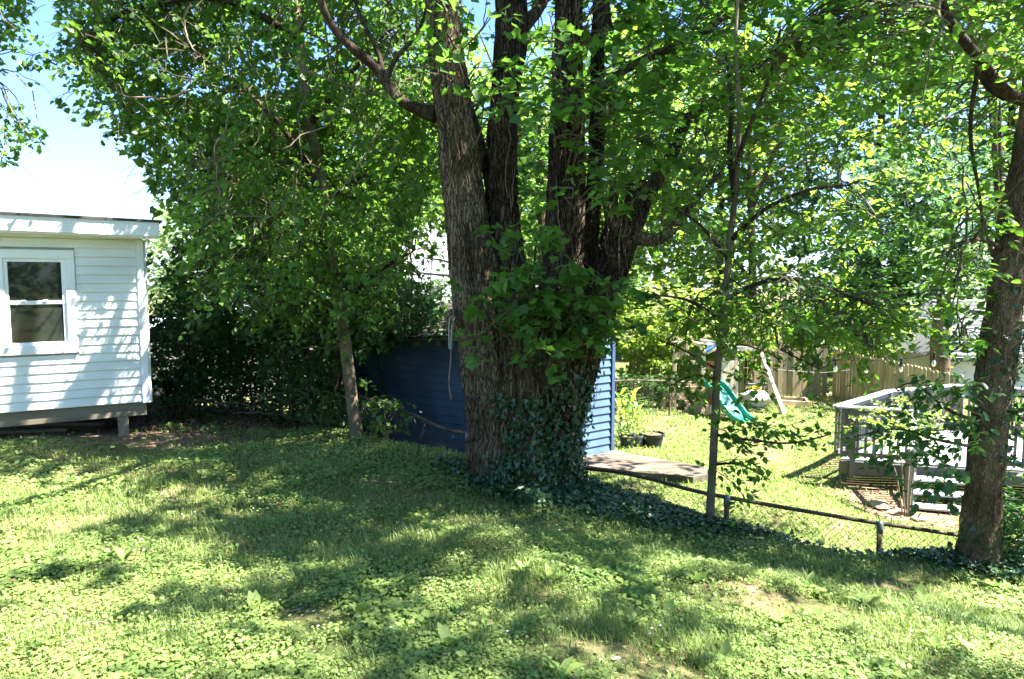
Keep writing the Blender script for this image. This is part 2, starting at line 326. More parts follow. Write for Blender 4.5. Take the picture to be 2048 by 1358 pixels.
    def sphere(s, c, r, nu=10, nv=7, jit=0.0, seed=0):
        r = np.broadcast_to(np.asarray(r, float), (3,)); V = []; 
        for i in range(nv + 1):
            ph = PI * i / nv
            for j in range(nu):
                t = 2 * PI * j / nu; V.append((math.sin(ph) * math.cos(t), math.sin(ph) * math.sin(t), math.cos(ph)))
        V = np.array(V)
        if jit: V = V * (1 + jit * (vnoise(V + seed * 3.7, 1.7, seed)[:, None] - 0.5) * 2)
        Fq = [[i * nu + j, (i + 1) * nu + j, (i + 1) * nu + (j + 1) % nu, i * nu + (j + 1) % nu] for i in range(nv) for j in range(nu)]
        return s.add(V * r + np.array(c), [np.array(Fq)])
    def lathe(s, c, prof, n=20):
        V = []; m = len(prof)
        for r, z in prof:
            for j in range(n): V.append((r * math.cos(2 * PI * j / n), r * math.sin(2 * PI * j / n), z))
        Fq = [[i * n + j, i * n + (j + 1) % n, (i + 1) * n + (j + 1) % n, (i + 1) * n + j] for i in range(m - 1) for j in range(n)]
        return s.add(np.array(V) + np.array(c), [np.array(Fq)])
    def prism(s, poly, z0, z1):
        """vertical prism of an xy polygon; z0/z1 may be lists"""
        n = len(poly); z0 = np.broadcast_to(z0, (n,)); z1 = np.broadcast_to(z1, (n,)); p = np.array(poly, float)
        V = np.concatenate([np.c_[p, z0], np.c_[p, z1]])
        side = [[i, (i + 1) % n, n + (i + 1) % n, n + i] for i in range(n)]
        return s.add(V, [np.array(side), (np.arange(n) + n)[None], np.arange(n)[::-1][None]])
    def build(s, name, material, parent=None, smooth=False):
        V = np.concatenate(s.v) - org(parent)
        me = mesh_np(name, V, [np.concatenate(a) for a in s.f.values()], material, smooth=smooth)
        return link(name, me, parent)
def catmull(P, n):
    P = np.asarray(P, float); m = len(P); t = np.linspace(0, m - 1, n); i = np.clip(np.floor(t).astype(int), 0, m - 2); f = (t - i)[:, None]
    g = lambda k: P[np.clip(k, 0, m - 1)]
    a, b, c, d = g(i - 1), g(i), g(i + 1), g(i + 2)
    return 0.5 * (2 * b + (c - a) * f + (2 * a - 5 * b + 4 * c - d) * f ** 2 + (3 * b - a - 3 * c + d) * f ** 3)
def twig_batch(mb, A, B, r0, r1, sag=0.12, rnd=0.06, sides=3, segs=4):
    """many thin tubes at once"""
    A = np.asarray(A, float); B = np.asarray(B, float); N = len(A)
    if N == 0: return
    L = np.linalg.norm(B - A, axis=1); T = nrm(B - A); X = nrm(np.cross(T, np.array([0.3, 0.2, 1.0]))); Y = np.cross(T, X)
    t = np.linspace(0, 1, segs)[None, :, None]
    P = A[:, None] * (1 - t) + B[:, None] * t
    bow = (4 * t * (1 - t)) * L[:, None, None]
    P = P + bow * (np.array([0, 0, 1.0]) * sag + RNG.normal(0, rnd, (N, 1, 3))) + bow * RNG.normal(0, rnd * 0.4, (N, segs, 3))
    r = np.broadcast_to(r0, (N,))[:, None] * (1 - t[..., 0]) + np.broadcast_to(r1, (N,))[:, None] * t[..., 0]
    th = np.arange(sides) * 2 * PI / sides
    V = P[:, :, None] + r[:, :, None, None] * (np.cos(th)[None, None, :, None] * X[:, None, None] + np.sin(th)[None, None, :, None] * Y[:, None, None])
    base = (np.arange(N) * segs * sides)[:, None, None]; i = (np.arange(segs - 1) * sides)[None, :, None]; j = np.arange(sides)[None, None]; j2 = (j + 1) % sides
    Fq = np.stack([base + i + j, base + i + j2, base + i + sides + j2, base + i + sides + j], -1).reshape(-1, 4)
    mb.add(V.reshape(-1, 3), [Fq])

# leaf shapes: y along midrib
SH = {
 'oval': (np.array([[0, 0, 0], [.27, .25, .06], [.27, .62, .07], [0, 1, -.05], [-.27, .62, .07], [-.27, .25, .06]]), [[0, 1, 2, 3], [0, 3, 4, 5]]),
 'heart': (np.array([[0, 0.05, 0], [.36, 0.02, .08], [.42, .42, .10], [0, 1, -.08], [-.42, .42, .10], [-.36, .02, .08]]), [[0, 1, 2, 3], [0, 3, 4, 5]]),
 'maple': (np.array([[0, 0, 0], [.34, -.06, .05], [.37, .18, .03], [.56, .42, .09], [.32, .56, .04], [0, 1.0, -.06], [-.32, .56, .04], [-.56, .42, .09], [-.37, .18, .03], [-.34, -.06, .05]]), [[0, 1, 2, 3, 4, 5], [0, 5, 6, 7, 8, 9]]),
 'ivy': (np.array([[0, 0, 0], [.42, .1, .05], [.25, .42, .03], [0, 1, -.03], [-.25, .42, .03], [-.42, .1, .05]]), [[0, 1, 2, 3], [0, 3, 4, 5]]),
 'round': (np.array([[0, 0, 0], [.42, .18, .06], [.40, .68, .06], [0, .92, 0], [-.40, .68, .06], [-.42, .18, .06]]), [[0, 1, 2, 3], [0, 3, 4, 5]]),
 'blade': (np.array([[-.5, 0, 0], [.5, 0, 0], [.42, .55, .10], [-.42, .55, .10], [0, 1, -.12]]), [[0, 1, 2, 3], [3, 2, 4]]),
 'strap': (np.array([[-.08, 0, 0], [.08, 0, 0], [.11, .5, .12], [-.11, .5, .12], [0, 1, -.15]]), [[0, 1, 2, 3], [3, 2, 4]]),
}
def leaf_mesh(name, P, D, Nn, size, shape, material, parent=None, width=None, tint=None, kind='stuff'):
    S, faces = SH[shape]; N = len(P); Y = nrm(D); Z = nrm(Nn - Y * np.sum(Nn * Y, 1, keepdims=True)); X = np.cross(Y, Z)
    size = np.broadcast_to(size, (N,)); width = size if width is None else np.broadcast_to(width, (N,))
    V = P[:, None] + width[:, None, None] * S[None, :, 0:1] * X[:, None] + size[:, None, None] * (S[None, :, 1:2] * Y[:, None] + S[None, :, 2:3] * Z[:, None])
    V = V - org(parent)
    if tint is None: tint = RNG.random(N)
    fl = []; tl = []
    for f in faces: fl.append((np.arange(N) * len(S))[:, None] + np.array(f)[None]); tl.append(tint)
    me = mesh_np(name, V.reshape(-1, 3), fl, material, tl)
    o = link(name, me, parent)
    if kind: o['kind'] = kind
    return o
def sprays(S, D, L, k, size, droop=0.25, flat=0.55, spread=0.5):
    """leaves along twigs; S,D,L per spray -> leaf pos, dir, normal, size"""
    N = len(S); D = nrm(D); side = nrm(np.cross(D, np.array([0, 0, 1.0])) + RNG.normal(0, 0.25, (N, 3)))
    t = RNG.random((N, k)) ** 0.8; sg = np.where(RNG.random((N, k)) < 0.5, -1.0, 1.0)
    P = S[:, None] + D[:, None] * (t * L[:, None])[..., None] + side[:, None] * (sg * spread * L[:, None] * RNG.random((N, k)) * (1.05 - t))[..., None]
    P = P + RNG.normal(0, 0.07, (N, k, 3)) * L[:, None, None] + np.array([0, 0, -1.0]) * (t ** 2 * L[:, None] * droop)[..., None]
    d = D[:, None] * 0.7 + side[:, None] * sg[..., None] * 0.8 + RNG.normal(0, 0.35, (N, k, 3)) + np.array([0, 0, -droop])
    n = np.array([0, 0, 1.0]) + RNG.normal(0, flat, (N, k, 3))
    sz = size * RNG.uniform(0.6, 1.2, (N, k))
    cl = np.clip(np.repeat(fbm(S, 0.8, 11)[:, None], k, 1) * 1.3 - 0.35 + RNG.normal(0.28, 0.2, (N, k)), 0, 1)
    cl = np.where(RNG.random((N, k)) < 0.012, 1.0, np.minimum(cl, 0.94))
    return P.reshape(-1, 3), d.reshape(-1, 3), n.reshape(-1, 3), sz.ravel(), cl.ravel()

# ------------------------------------------------------------------ ground shape
def shep(pts, p=2.5, eps=0.6):
    pts = np.array(pts, float)
    def f(x, y):
        x = np.asarray(x, float); y = np.asarray(y, float); num = 0; den = 0
        for a, b, z in pts:
            w = ((x - a) ** 2 + (y - b) ** 2 + eps ** 2) ** (-p / 2 * 1.3); num = num + w * z; den = den + w
        return num / den
    return f
own_px = [(1024, 1358, 2.9), (2048, 1358, 3.2), (0, 1358, 2.9), (0, 1100, 4.5), (1024, 1100, 4.4), (1500, 1150, 4.4), (1955, 1125, 5.9), (1860, 1160, 5.75), (2048, 1165, 5.7),
          (1757, 1160, 5.7), (1680, 1140, 5.8), (1600, 1125, 5.85), (1500, 1098, 6.0), (1430, 1072, 6.15), (1300, 1020, 6.45), (1160, 962, 6.7), (1050, 950, 6.8), (930, 925, 7.4), (850, 905, 7.9), (715, 882, 8.6),
          (560, 852, 9.8), (420, 838, 10.4), (255, 867, 8.6), (0, 888, 7.6), (300, 950, 6.6), (700, 950, 6.6), (-300, 950, 6.6), (1700, 1250, 3.95)]
z_own = shep([tuple(at(*q)) for q in own_px] + [(-4, 0, 0), (0, 0, 0), (4, 0, -.05), (0, -6, 0.1), (8, 3, -.7), (9, 0, -.6), (-8, 5, 0), (-9, 10, -.2), (-6.5, 9.5, -.3)], eps=0.7)
z_nb = shep([(1.57, 10.8, -1.03), (1.4, 9.8, -1.03), (1.0, 9.4, -1.06), (2.6, 9.3, -1.04), (2.1, 8.95, -1.1), (2.3, 10.0, -1.03), (6.3, 10.3, -2.0), (5.6, 12.1, -1.95), (5.2, 17.5, -1.72), (8.6, 21, -1.87), (2.5, 8.3, -1.4), (5, 8, -1.85), (8, 10, -2.1),
             (-3, 10.5, -.9), (-5, 14, -.7), (0, 14, -1.0), (3, 17, -1.55), (0.5, 8.6, -1.1), (12, 15, -2.1), (-12, 16, -.5), (14, 8, -2.2), (5, 30, -2.0), (-10, 30, -1), (9, 6.9, -2.1), (3.8, 14, -1.72), (0.5, 18, -1.5)], eps=0.6)
crest = np.array([(-14, 12.5), (-8, 12.0), tuple(at(450, 850, 11.2)[:2]), tuple(at(560, 850, 9.9)[:2]), tuple(at(715, 885, 8.8)[:2]), tuple(at(850, 905, 8.0)[:2]), tuple(at(930, 925, 7.55)[:2]), tuple(at(1060, 935, 7.3)[:2]),
                  tuple(at(1160, 960, 6.85)[:2]), tuple(at(1300, 1010, 6.55)[:2]), tuple(at(1430, 1050, 6.3)[:2]), tuple(at(1600, 1095, 6.1)[:2]), tuple(at(1757, 1120, 6.0)[:2]),
                  tuple(at(1955, 1135, 6.1)[:2]), tuple(at(2100, 1150, 6.1)[:2]), (9, 5.8), (30, 5.0)])
def crest_d(x, y):
    cy_ = np.interp(x, crest[:, 0], crest[:, 1]); return y - cy_
def gz(x, y):
    x = np.asarray(x, float); y = np.asarray(y, float)
    d = crest_d(x, y); t = np.clip(d / 0.75, 0, 1); t = t * t * (3 - 2 * t)
    P = np.stack([x, y, np.zeros_like(x)], -1)
    return z_own(x, y) * (1 - t) + z_nb(x, y) * t + 0.035 * (vnoise(P, 1.3, 5) - .5) + 0.02 * (vnoise(P, 4, 6) - .5)
def ground(x, y): return float(gz(np.array(x), np.array(y)))

# lit patches of the lawn as the photograph shows them (pixel ellipses): crowns thin out where their shade would fall there
LIT = [(100, 1010, 330, 55), (60, 1130, 300, 80), (60, 1290, 330, 110), (420, 1300, 300, 60), (300, 1160, 260, 24), (560, 1270, 150, 80), (620, 1240, 90, 30), (450, 1040, 90, 16), (500, 955, 60, 10), (260, 905, 160, 14), (620, 880, 70, 7),
       (860, 1200, 110, 36), (1110, 1178, 110, 32), (760, 1180, 60, 24), (980, 1170, 60, 20), (870, 1060, 60, 12), (1330, 1080, 50, 8), (1480, 1110, 60, 8), (1080, 1290, 110, 60), (1350, 1345, 420, 34), (1400, 1165, 130, 34), (1700, 1290, 440, 80), (1024, 1345, 1150, 36), (1800, 1210, 300, 26), (1500, 1230, 230, 30), (1900, 1235, 200, 30), (1660, 1178, 120, 12), (1190, 1062, 36, 8), (950, 968, 30, 8), (730, 958, 60, 8), (900, 1130, 60, 10), (700, 1350, 400, 30),
       (640, 1090, 50, 14), (480, 985, 60, 8), (1000, 1230, 120, 14)]
DARK = [(330, 1078, 130, 14), (420, 1098, 80, 22), (380, 1222, 110, 12), (300, 1232, 60, 12), (60, 930, 140, 20), (520, 1175, 60, 18), (1220, 1330, 60, 40), (800, 1290, 120, 40), (1170, 1250, 120, 22), (1400, 1290, 80, 45)]
def litness(P):
    """0..1 how much sun the photograph shows where the sun ray through P meets the ground"""
    t = (P[:, 2] + 0.15) / SUN[2]; S = P - SUN * t[:, None]
    for _ in range(2):
        z = gz(S[:, 0], S[:, 1]); t = (P[:, 2] - z) / SUN[2]; S = P - SUN * t[:, None]
    S[:, 2] = gz(S[:, 0], S[:, 1])
    ok = (S[:, 1] > 1.5) & (crest_d(S[:, 0], S[:, 1]) < 0.3)
    u, v = proj(S); u = u + (vnoise(S, 2.2, 31) - .5) * 90; v = v + (vnoise(S, 2.2, 32) - .5) * 34
    r = np.zeros(len(P))
    for a, b, c, d in LIT: r = np.maximum(r, np.clip(1.6 - 1.1 * (((u - a) / c) ** 2 + ((v - b) / d) ** 2), 0, 1))
    for a, b, c, d in DARK: r = r * (1 - np.clip(1.6 - 1.1 * (((u - a) / c) ** 2 + ((v - b) / d) ** 2), 0, 1))
    r = np.maximum(r, np.clip((fbm(S, 1.9, 37) - .50) * 9, 0, .9))
    r = np.where(ok & (u > -200) & (u < 2250) & (v < 1500), r, 0.25)
    # the white outbuilding gets broken sun on its long wall
    tw_ = ((P - bc) @ wn) / (SUN @ wn); Q = P - SUN * tw_[:, None]; sw_ = -((Q - bc) @ wd); onw = (tw_ > 0) & (sw_ > -.2) & (sw_ < 5) & (Q[:, 2] > bc[2] - .2) & (Q[:, 2] < bc[2] + 2.8)
    wl_ = np.clip((fbm(Q, 2.4, 35) - .31) * 7, 0, 1)
    # the neighbour's open lawn, playset and deck stay in the sun
    nb = (S[:, 1] > 9.6 + np.clip(2.5 - S[:, 0], 0, 9) * .2) & (S[:, 0] > 1.4) & (S[:, 1] < 25)
    r = np.where(nb, 1.0, r); uq, vq = proj(P); r = np.where(nb & (P[:, 1] > 15) & (RNG.random(len(P)) < .25), .6, r)
    return np.where(onw, wl_ * 4, r)

# ------------------------------------------------------------------ terrain
def grid_sheet(name, x0, x1, y0, y1, nx, ny, material, dz=0.0, warp=None):
    x = np.linspace(x0, x1, nx); y = np.linspace(y0, y1, ny); X, Y = np.meshgrid(x, y)
    if warp: X, Y = warp(X, Y)
    V = np.stack([X, Y, gz(X, Y) + dz], -1).reshape(-1, 3)
    i = np.arange(ny - 1)[:, None] * nx; j = np.arange(nx - 1)[None]
    Fq = np.stack([i + j, i + j + 1, i + nx + j + 1, i + nx + j], -1).reshape(-1, 4)
    return mesh_np(name, V, [Fq], material, smooth=True)
m, n_, l_, b_, o_ = new_mat('lawn_soil')
t_ = n_.new('ShaderNodeTexCoord')
a1 = n_.new('ShaderNodeTexNoise'); a1.inputs['Scale'].default_value = 1.1; a1.inputs['Detail'].default_value = 8; a1.inputs['Roughness'].default_value = 0.65
a2 = n_.new('ShaderNodeTexNoise'); a2.inputs['Scale'].default_value = 22; a2.inputs['Detail'].default_value = 5
r1 = n_.new('ShaderNodeValToRGB'); r1.color_ramp.elements[0].color = (0.21, 0.15, 0.10, 1); r1.color_ramp.elements[1].color = (0.10, 0.12, 0.045, 1); r1.color_ramp.elements[0].position = 0.36; r1.color_ramp.elements[1].position = 0.5
r2 = n_.new('ShaderNodeValToRGB'); r2.color_ramp.elements[0].color = (0.55, 0.55, 0.55, 1); r2.color_ramp.elements[1].color = (1.3, 1.25, 1.1, 1); r2.color_ramp.elements[0].position = 0.35; r2.color_ramp.elements[1].position = 0.65
mm = n_.new('ShaderNodeMix'); mm.data_type = 'RGBA'; mm.blend_type = 'MULTIPLY'; mm.inputs['Factor'].default_value = 1
l_.new(t_.outputs['Object'], a1.inputs['Vector']); l_.new(t_.outputs['Object'], a2.inputs['Vector'])
l_.new(a1.outputs['Fac'], r1.inputs[0]); l_.new(a2.outputs['Fac'], r2.inputs[0]); l_.new(r1.outputs[0], mm.inputs['A']); l_.new(r2.outputs[0], mm.inputs['B']); l_.new(mm.outputs['Result'], b_.inputs['Base Color'])
b_.inputs['Roughness'].default_value = 0.95; b_.inputs['Specular IOR Level'].default_value = 0.1
bp = n_.new('ShaderNodeBump'); bp.inputs['Strength'].default_value = 0.7; bp.inputs['Distance'].default_value = 0.03; l_.new(a2.outputs['Fac'], bp.inputs['Height']); l_.new(bp.outputs[0], b_.inputs['Normal'])
M['ground'] = m
def warpfar(X, Y):
    k = lambda a, c, s: c + np.sign(a) * (np.abs(a) * s + np.abs(a) ** 3 * 0.0016 * s)
    return k(X, 0, 1.0), k(Y, 8, 1.0)
g = link('ground', grid_sheet('ground', -40, 40, -40, 50, 400, 450, M['ground'], 0, warpfar)); props(g, kind='structure')

# bare soil patches (flat irregular sheets just above the ground)
def patch(name, cu, cv, Y, rx, ry, material, seed):
    c = at(cu, cv, Y); n = 40; rings = 8; V = [[c[0], c[1], 0]]
    for r in range(1, rings + 1):
        for j in range(n):
            t = 2 * PI * j / n; q = (r / rings) * (1 + 0.35 * (float(vnoise(np.array([math.cos(t) * 1.5, math.sin(t) * 1.5, seed]), 1.3, seed)) - .5) * 2)
            V.append([c[0] + rx * q * math.cos(t), c[1] + ry * q * math.sin(t), 0])
    V = np.array(V, float); V[:, 2] = gz(V[:, 0], V[:, 1]) + 0.012 * np.r_[1, np.repeat(1 - np.arange(1, rings + 1) / rings, n) * 1.0] + 0.001
    tri = [[0, 1 + j, 1 + (j + 1) % n] for j in range(n)]
    q = [[1 + (r - 1) * n + j, 1 + r * n + j, 1 + r * n + (j + 1) % n, 1 + (r - 1) * n + (j + 1) % n] for r in range(1, rings) for j in range(n)]
    o = link(name, mesh_np(name, V, [np.array(q), np.array(tri)], material, smooth=True)); props(o, kind='structure'); return c
BARE = []
for i, (u, v, rx, ry) in enumerate([(620, 1240, .17, .18), (1215, 1318, .34, .20), (1330, 1350, .16, .1), (1530, 1205, .36, .15), (1640, 1222, .24, .1), (1440, 1178, .2, .1), (1800, 1175, .3, .12), (1730, 1100, .2, .1), (660, 1300, .1, .1), (1990, 1240, .25, .12)]):
    Y = 3.0
    for _ in range(12):
        p = at(u, v, Y); Y = Y * (CAMZ - ground(p[0], p[1])) / max(CAMZ - p[2], 0.1)
    c = at(u, v, Y); BARE.append((c[0], c[1], rx * 1.15, ry * 1.15))
c = patch('soil_patch', 60, 880, 8.3, 3.2, 1.0, M['soil'], 21); BARE.append((c[0], c[1] + .15, 3.0, .62))
c = patch('soil_patch', 330, 845, 9.6, 1.5, .9, M['soil'], 22); BARE.append((c[0], c[1], 1.3, .7))
c = patch('soil_patch', 1790, 1000, 11.0, .8, 1.1, M['soil'], 23); BARE.append((c[0], c[1], .75, 1.0))

# ------------------------------------------------------------------ white building on posts (left)
def frame_on(P0, dirxy):
    d = np.array([dirxy[0], dirxy[1], 0.0]); d /= np.linalg.norm(d); n = np.array([d[1], -d[0], 0.0])   # n = right-hand normal (towards camera)
    return d, n
bc = at(300, 803, 8.6)                                   # bottom right corner of the wall
wd, wn = frame_on(bc, (0.857, 0.515))
wb = thing('white_outbuilding', 'white vinyl sided outbuilding raised on wooden posts at the left edge', 'outbuilding', (bc[0], bc[1], ground(bc[0], bc[1])))
zb = bc[2]; ztop = at(292, 482, 8.6)[2]; ROW = 0.104
Rw = np.stack([wd, -wn, [0, 0, 1.0]], 1)
def wp(s, z, out=0.0): return np.array([bc[0], bc[1], 0]) - wd * s + wn * out + np.array([0, 0, z])   # s metres left of the corner
LEN = 5.2
m_ = MB(); m_.box(wp(LEN / 2, (zb + ztop) / 2 + .1, -1.55), (LEN, 3.0, ztop - zb + .2), Rw); m_.build('wall_core', M['white'], wb)
# window opening measured from the photograph
def s_of(u):    # distance along wall from the corner for pixel column u
    a = (u - 1024) / F; lo, hi = 0, 6
    for _ in range(40):
        mid = (lo + hi) / 2; p = wp(mid, 1.2); uu, _v = proj(p)
        if uu > u: lo = mid
        else: hi = mid
    return (lo + hi) / 2
def z_of(u, v):
    s = s_of(u); p = wp(s, 0); return at(u, v, p[1])[2]
sw0, sw1 = s_of(155), s_of(-9); zw0, zw1 = z_of(100, 707), z_of(100, 500)
nrow = int(round((ztop - zb) / ROW)); ROW = (ztop - zb) / nrow
def siding(name, s0, s1, z, row, parent, mt, P, th=0.016, slope=0.012, R=None):
    """one lapped board: sits proud at its lower edge"""
    V = []
    for s in (s0, s1):
        V += [P(s, z + 0.004, 0.002), P(s, z + 0.004, th + 0.0), P(s, z + 0.012, th + 0.004), P(s, z + row - 0.003, 0.006), P(s, z + row + 0.006, 0.002)]
    mb = MB(); k = 5
    Fq = [[i, (i + 1) % k, k + (i + 1) % k, k + i] for i in range(k)]
    mb.add(V, [np.array(Fq), np.array([[4, 3, 2, 1, 0]]), np.array([[5, 6, 7, 8, 9]])]); return mb.build(name, mt, parent)
for i in range(nrow):
    z = zb + i * ROW
    if z + ROW > zw0 + .01 and z < zw1 - .01:
        siding('siding_board', 0.085, sw0 - 0.004, z, ROW, wb, M['white'], wp)
        siding('siding_board', sw1 + 0.004, LEN, z, ROW, wb, M['white'], wp)
    else: siding('siding_board', 0.085, LEN, z, ROW, wb, M['white'], wp)
m_ = MB(); m_.box(wp(0.04, (zb + ztop) / 2, 0.008), (0.085, 0.05, ztop - zb + .02), Rw, .006); m_.box(wp(-0.012, (zb + ztop) / 2, -0.045), (0.03, 0.085, ztop - zb + .02), Rw, .005); m_.build('corner_trim', M['trim'], wb)
# window
wf = MB(); cw = (sw0 + sw1) / 2; T = 0.10
wf.box(wp(cw, zw1 - T / 2, .022), (sw1 - sw0, .04, T), Rw, .006); wf.box(wp(cw, zw0 + T / 2, .026), (sw1 - sw0, .05, T), Rw, .006)
wf.box(wp(sw0 + T / 2, (zw0 + zw1) / 2, .021), (T, .038, zw1 - zw0 - 2 * T), Rw, .006); wf.box(wp(sw1 - T / 2, (zw0 + zw1) / 2, .021), (T, .038, zw1 - zw0 - 2 * T), Rw, .006)
win = wf.build('window', M['trim'], wb)
iz0, iz1, is0, is1 = zw0 + T, zw1 - T, sw0 + T, sw1 - T; zm = (iz0 + iz1) / 2 - 0.01
for (a, b, out) in ((zm - .01, iz1, .004), (iz0, zm + .02, -.0)):
    fr = MB(); ft = .038
    fr.box(wp((is0 + is1) / 2, b - ft / 2, out), (is1 - is0, .03, ft), Rw, .004); fr.box(wp((is0 + is1) / 2, a + ft / 2, out), (is1 - is0, .03, ft), Rw, .004)
    for s in (is0 + ft / 2, is1 - ft / 2): fr.box(wp(s, (a + b) / 2, out - .001), (ft, .028, b - a - 2 * ft), Rw, .004)
    fr.build('sash', M['trim'], win)
    gl = MB(); gl.box(wp((is0 + is1) / 2, (a + b) / 2, out - .004), (is1 - is0 - 2 * ft, .006, b - a - 2 * ft), Rw); gl.build('pane', M['glass'], win)
m_ = MB()
for q in (.35, .7): m_.box(wp(is0 + (is1 - is0) * q, zm + .028, .022), (.05, .02, .02), Rw, .004)
m_.build('sash_lock', M['trim'], win)
# roof: fascia, soffit, dark edge
zf0 = at(300, 478, 8.6)[2]; zf1 = at(300, 446, 8.5)[2]; OH = .28
slope = -0.028
def wps(s, z, out): return wp(s, z + s * -slope * 0.55, out)
for nm, zc0, zc1, o0, o1, mt, s0 in (('fascia', zf0 + .02, zf1, OH, OH + .03, M['trim'], -.16), ('soffit', zf0 + .0, zf0 + .02, -.02, OH - .002, M['trim'], -.14), ('roof', zf1 + .001, zf1 + .03, -3.2, OH + .05, M['roofedge'], -.19)):
    V = [wps(s, z, o) for s in (s0, LEN) for z in (zc0, zc1) for o in (o0, o1)]
    mb = MB(); mb.add(V, [np.array([[0, 1, 3, 2], [4, 6, 7, 5], [0, 4, 5, 1], [2, 3, 7, 6], [0, 2, 6, 4], [1, 5, 7, 3]])]); mb.build(nm, mt, wb)
m_ = MB(); m_.box(wp(LEN / 2, ztop + .035, .016), (LEN - .1, .02, .05), Rw, .004); m_.build('frieze_board', M['trim'], wb)
m_ = MB(); m_.bar(wp(.03, zf0 - .1, OH + .0) + [0, 0, .17], wp(.03, zf0 - .1, -3.1) + [0, 0, .17], .02, .16); m_.build('side_fascia', M['trim'], wb)
# floor beam and posts, lumber beneath
m_ = MB(); m_.box(wp(LEN / 2 + .02, zb - .085, -.05), (LEN - .04, .045, .165), Rw, .004); m_.build('floor_beam', M['beam'], wb)
m_ = MB(); m_.box(wp(LEN / 2 + .02, zb - .10, -1.5), (LEN - .04, .045, .165), Rw, .004); m_.box(wp(.06, zb - .09, -1.5), (.045, 2.8, .16), Rw, .004); m_.build('floor_joist', M['beam'], wb)
for s, o in ((.30, -.06), (2.7, -.06), (.3, -1.6), (2.7, -1.6), (.3, -2.9)):
    p = wp(s, 0, o); z0 = ground(p[0], p[1]) - .05; m_ = MB(); m_.box(wp(s, (z0 + zb - .17) / 2, o), (.115, .115, zb - .17 - z0), Rw, .006); m_.build('post', M['oldwood'], wb)
for i, (s0, s1, o, z, lab) in enumerate(((.9, 2.6, -.55, .05, 'weathered plank leaning on dirt beneath the white outbuilding'), (.5, 2.9, -.9, .13, 'longer board lying at the back under the white outbuilding'))):
    a = wp(s0, 0, o); b = wp(s1, 0, o - .15); a[2] = ground(a[0], a[1]) + .03 + z * .1; b[2] = ground(b[0], b[1]) + .05 + z
    m_ = MB(); m_.bar(a, b, .10, .035, .004); ob = m_.build('plank', M['oldwood']); props(ob, lab, 'plank')

# ------------------------------------------------------------------ blue shed
kr = np.array([1.57, 10.8, 0]); dR = np.array([.80, .60, 0]); K = kr - dR * 1.65; dL = np.array([-.85, .53, 0]); dL /= np.linalg.norm(dL); LL = 4.0
bs = thing('blue_shed', 'low blue sided shed with mossy dark roof behind the big tree', 'shed', (K[0], K[1], -1.1))
nR = np.array([dR[1], -dR[0], 0]); nL = np.array([-dL[1], dL[0], 0]); nL = nL if nL[1] < 0 else -nL; nR = nR if nR[1] < 0 else -nR
zs0 = -1.02; rows = 15; RB = .121; UP = np.array([0, 0, 1.0])
PR = lambda s, z, o=0: K + dR * s + nR * o + UP * z
PL = lambda s, z, o=0: K + dL * s + nL * o + UP * z
mb = MB(); kb = K - nR * 0 ; poly = [PR(1.62, 0, -.03)[:2], PR(.0, 0, -.03)[:2], PL(LL, 0, -.03)[:2], (PL(LL, 0, 0) + dR * 1.65 - np.array([0, -.9, 0]))[:2], (kr + np.array([-.6, 1.9, 0]))[:2]]
mb.prism(poly, zs0 - .2, .66); mb.build('wall_core', M['bluetrim'], bs)
for i in range(rows):
    z = zs0 + i * RB
    siding('siding_board', .02, 1.60, z, RB, bs, M['blue'], PR, th=.022)
    siding('siding_board', .02, LL, z, RB, bs, M['blue'], PL, th=.030)
mb = MB(); mb.box(PR(1.625, zs0 + .9, .012), (.07, .06, 1.84), np.stack([dR, -nR, UP], 1), .006); mb.build('corner_board', M['bluetrim'], bs)
mb = MB(); mb.box(PL(LL, zs0 + .9, .012), (.07, .06, 1.84), np.stack([dL, -nL, UP], 1), .006); mb.build('corner_board', M['bluetrim'], bs)
# roof: a sloping deck carrying shingle courses
ez = lambda s: .90 - .075 * s
nb_ = 9
up_dir = -nL * .93 + UP * .30
for j in range(nb_):
    mb = MB(); d0 = j * .19; out = .22 - 0
    V = []
    for s in (-.25, LL + .2):
        b0 = PL(s, ez(s), .20) + up_dir * d0; V += [b0 + UP * (.028), b0 + up_dir * .21 + UP * .010, b0 + up_dir * .21 - UP * .004, b0 + UP * .004]
    mb.add(V, [np.array([[0, 4, 5, 1], [1, 5, 6, 2], [2, 6, 7, 3], [3, 7, 4, 0], [0, 1, 2, 3], [7, 6, 5, 4]])]); o = mb.build('shingle_course', M['roofdark'], bs)
mb = MB(); V = []
for s in (-.22, LL + .17):
    b0 = PL(s, ez(s), .19); V += [b0, b0 + up_dir * 1.75, b0 + up_dir * 1.75 - UP * .03, b0 - UP * .03]
mb.add(V, [np.array([[0, 4, 5, 1], [1, 5, 6, 2], [2, 6, 7, 3], [3, 7, 4, 0], [0, 1, 2, 3], [7, 6, 5, 4]])]); mb.build('roof_deck', M['oldwood'], bs)
mb = MB(); mb.bar(PL(-.22, ez(-.22) - .025, .205), PL(LL + .17, ez(LL + .17) - .025, .205), .05, .018); mb.build('drip_edge', M['galv'], bs)
for i in range(9):
    s = .1 + i * .47; mb = MB(); mb.bar(PL(s, ez(s) - .085, .02), PL(s, ez(s) - .085, .17), .04, .07, .004); mb.build('rafter_tail', M['oldwood'], bs)

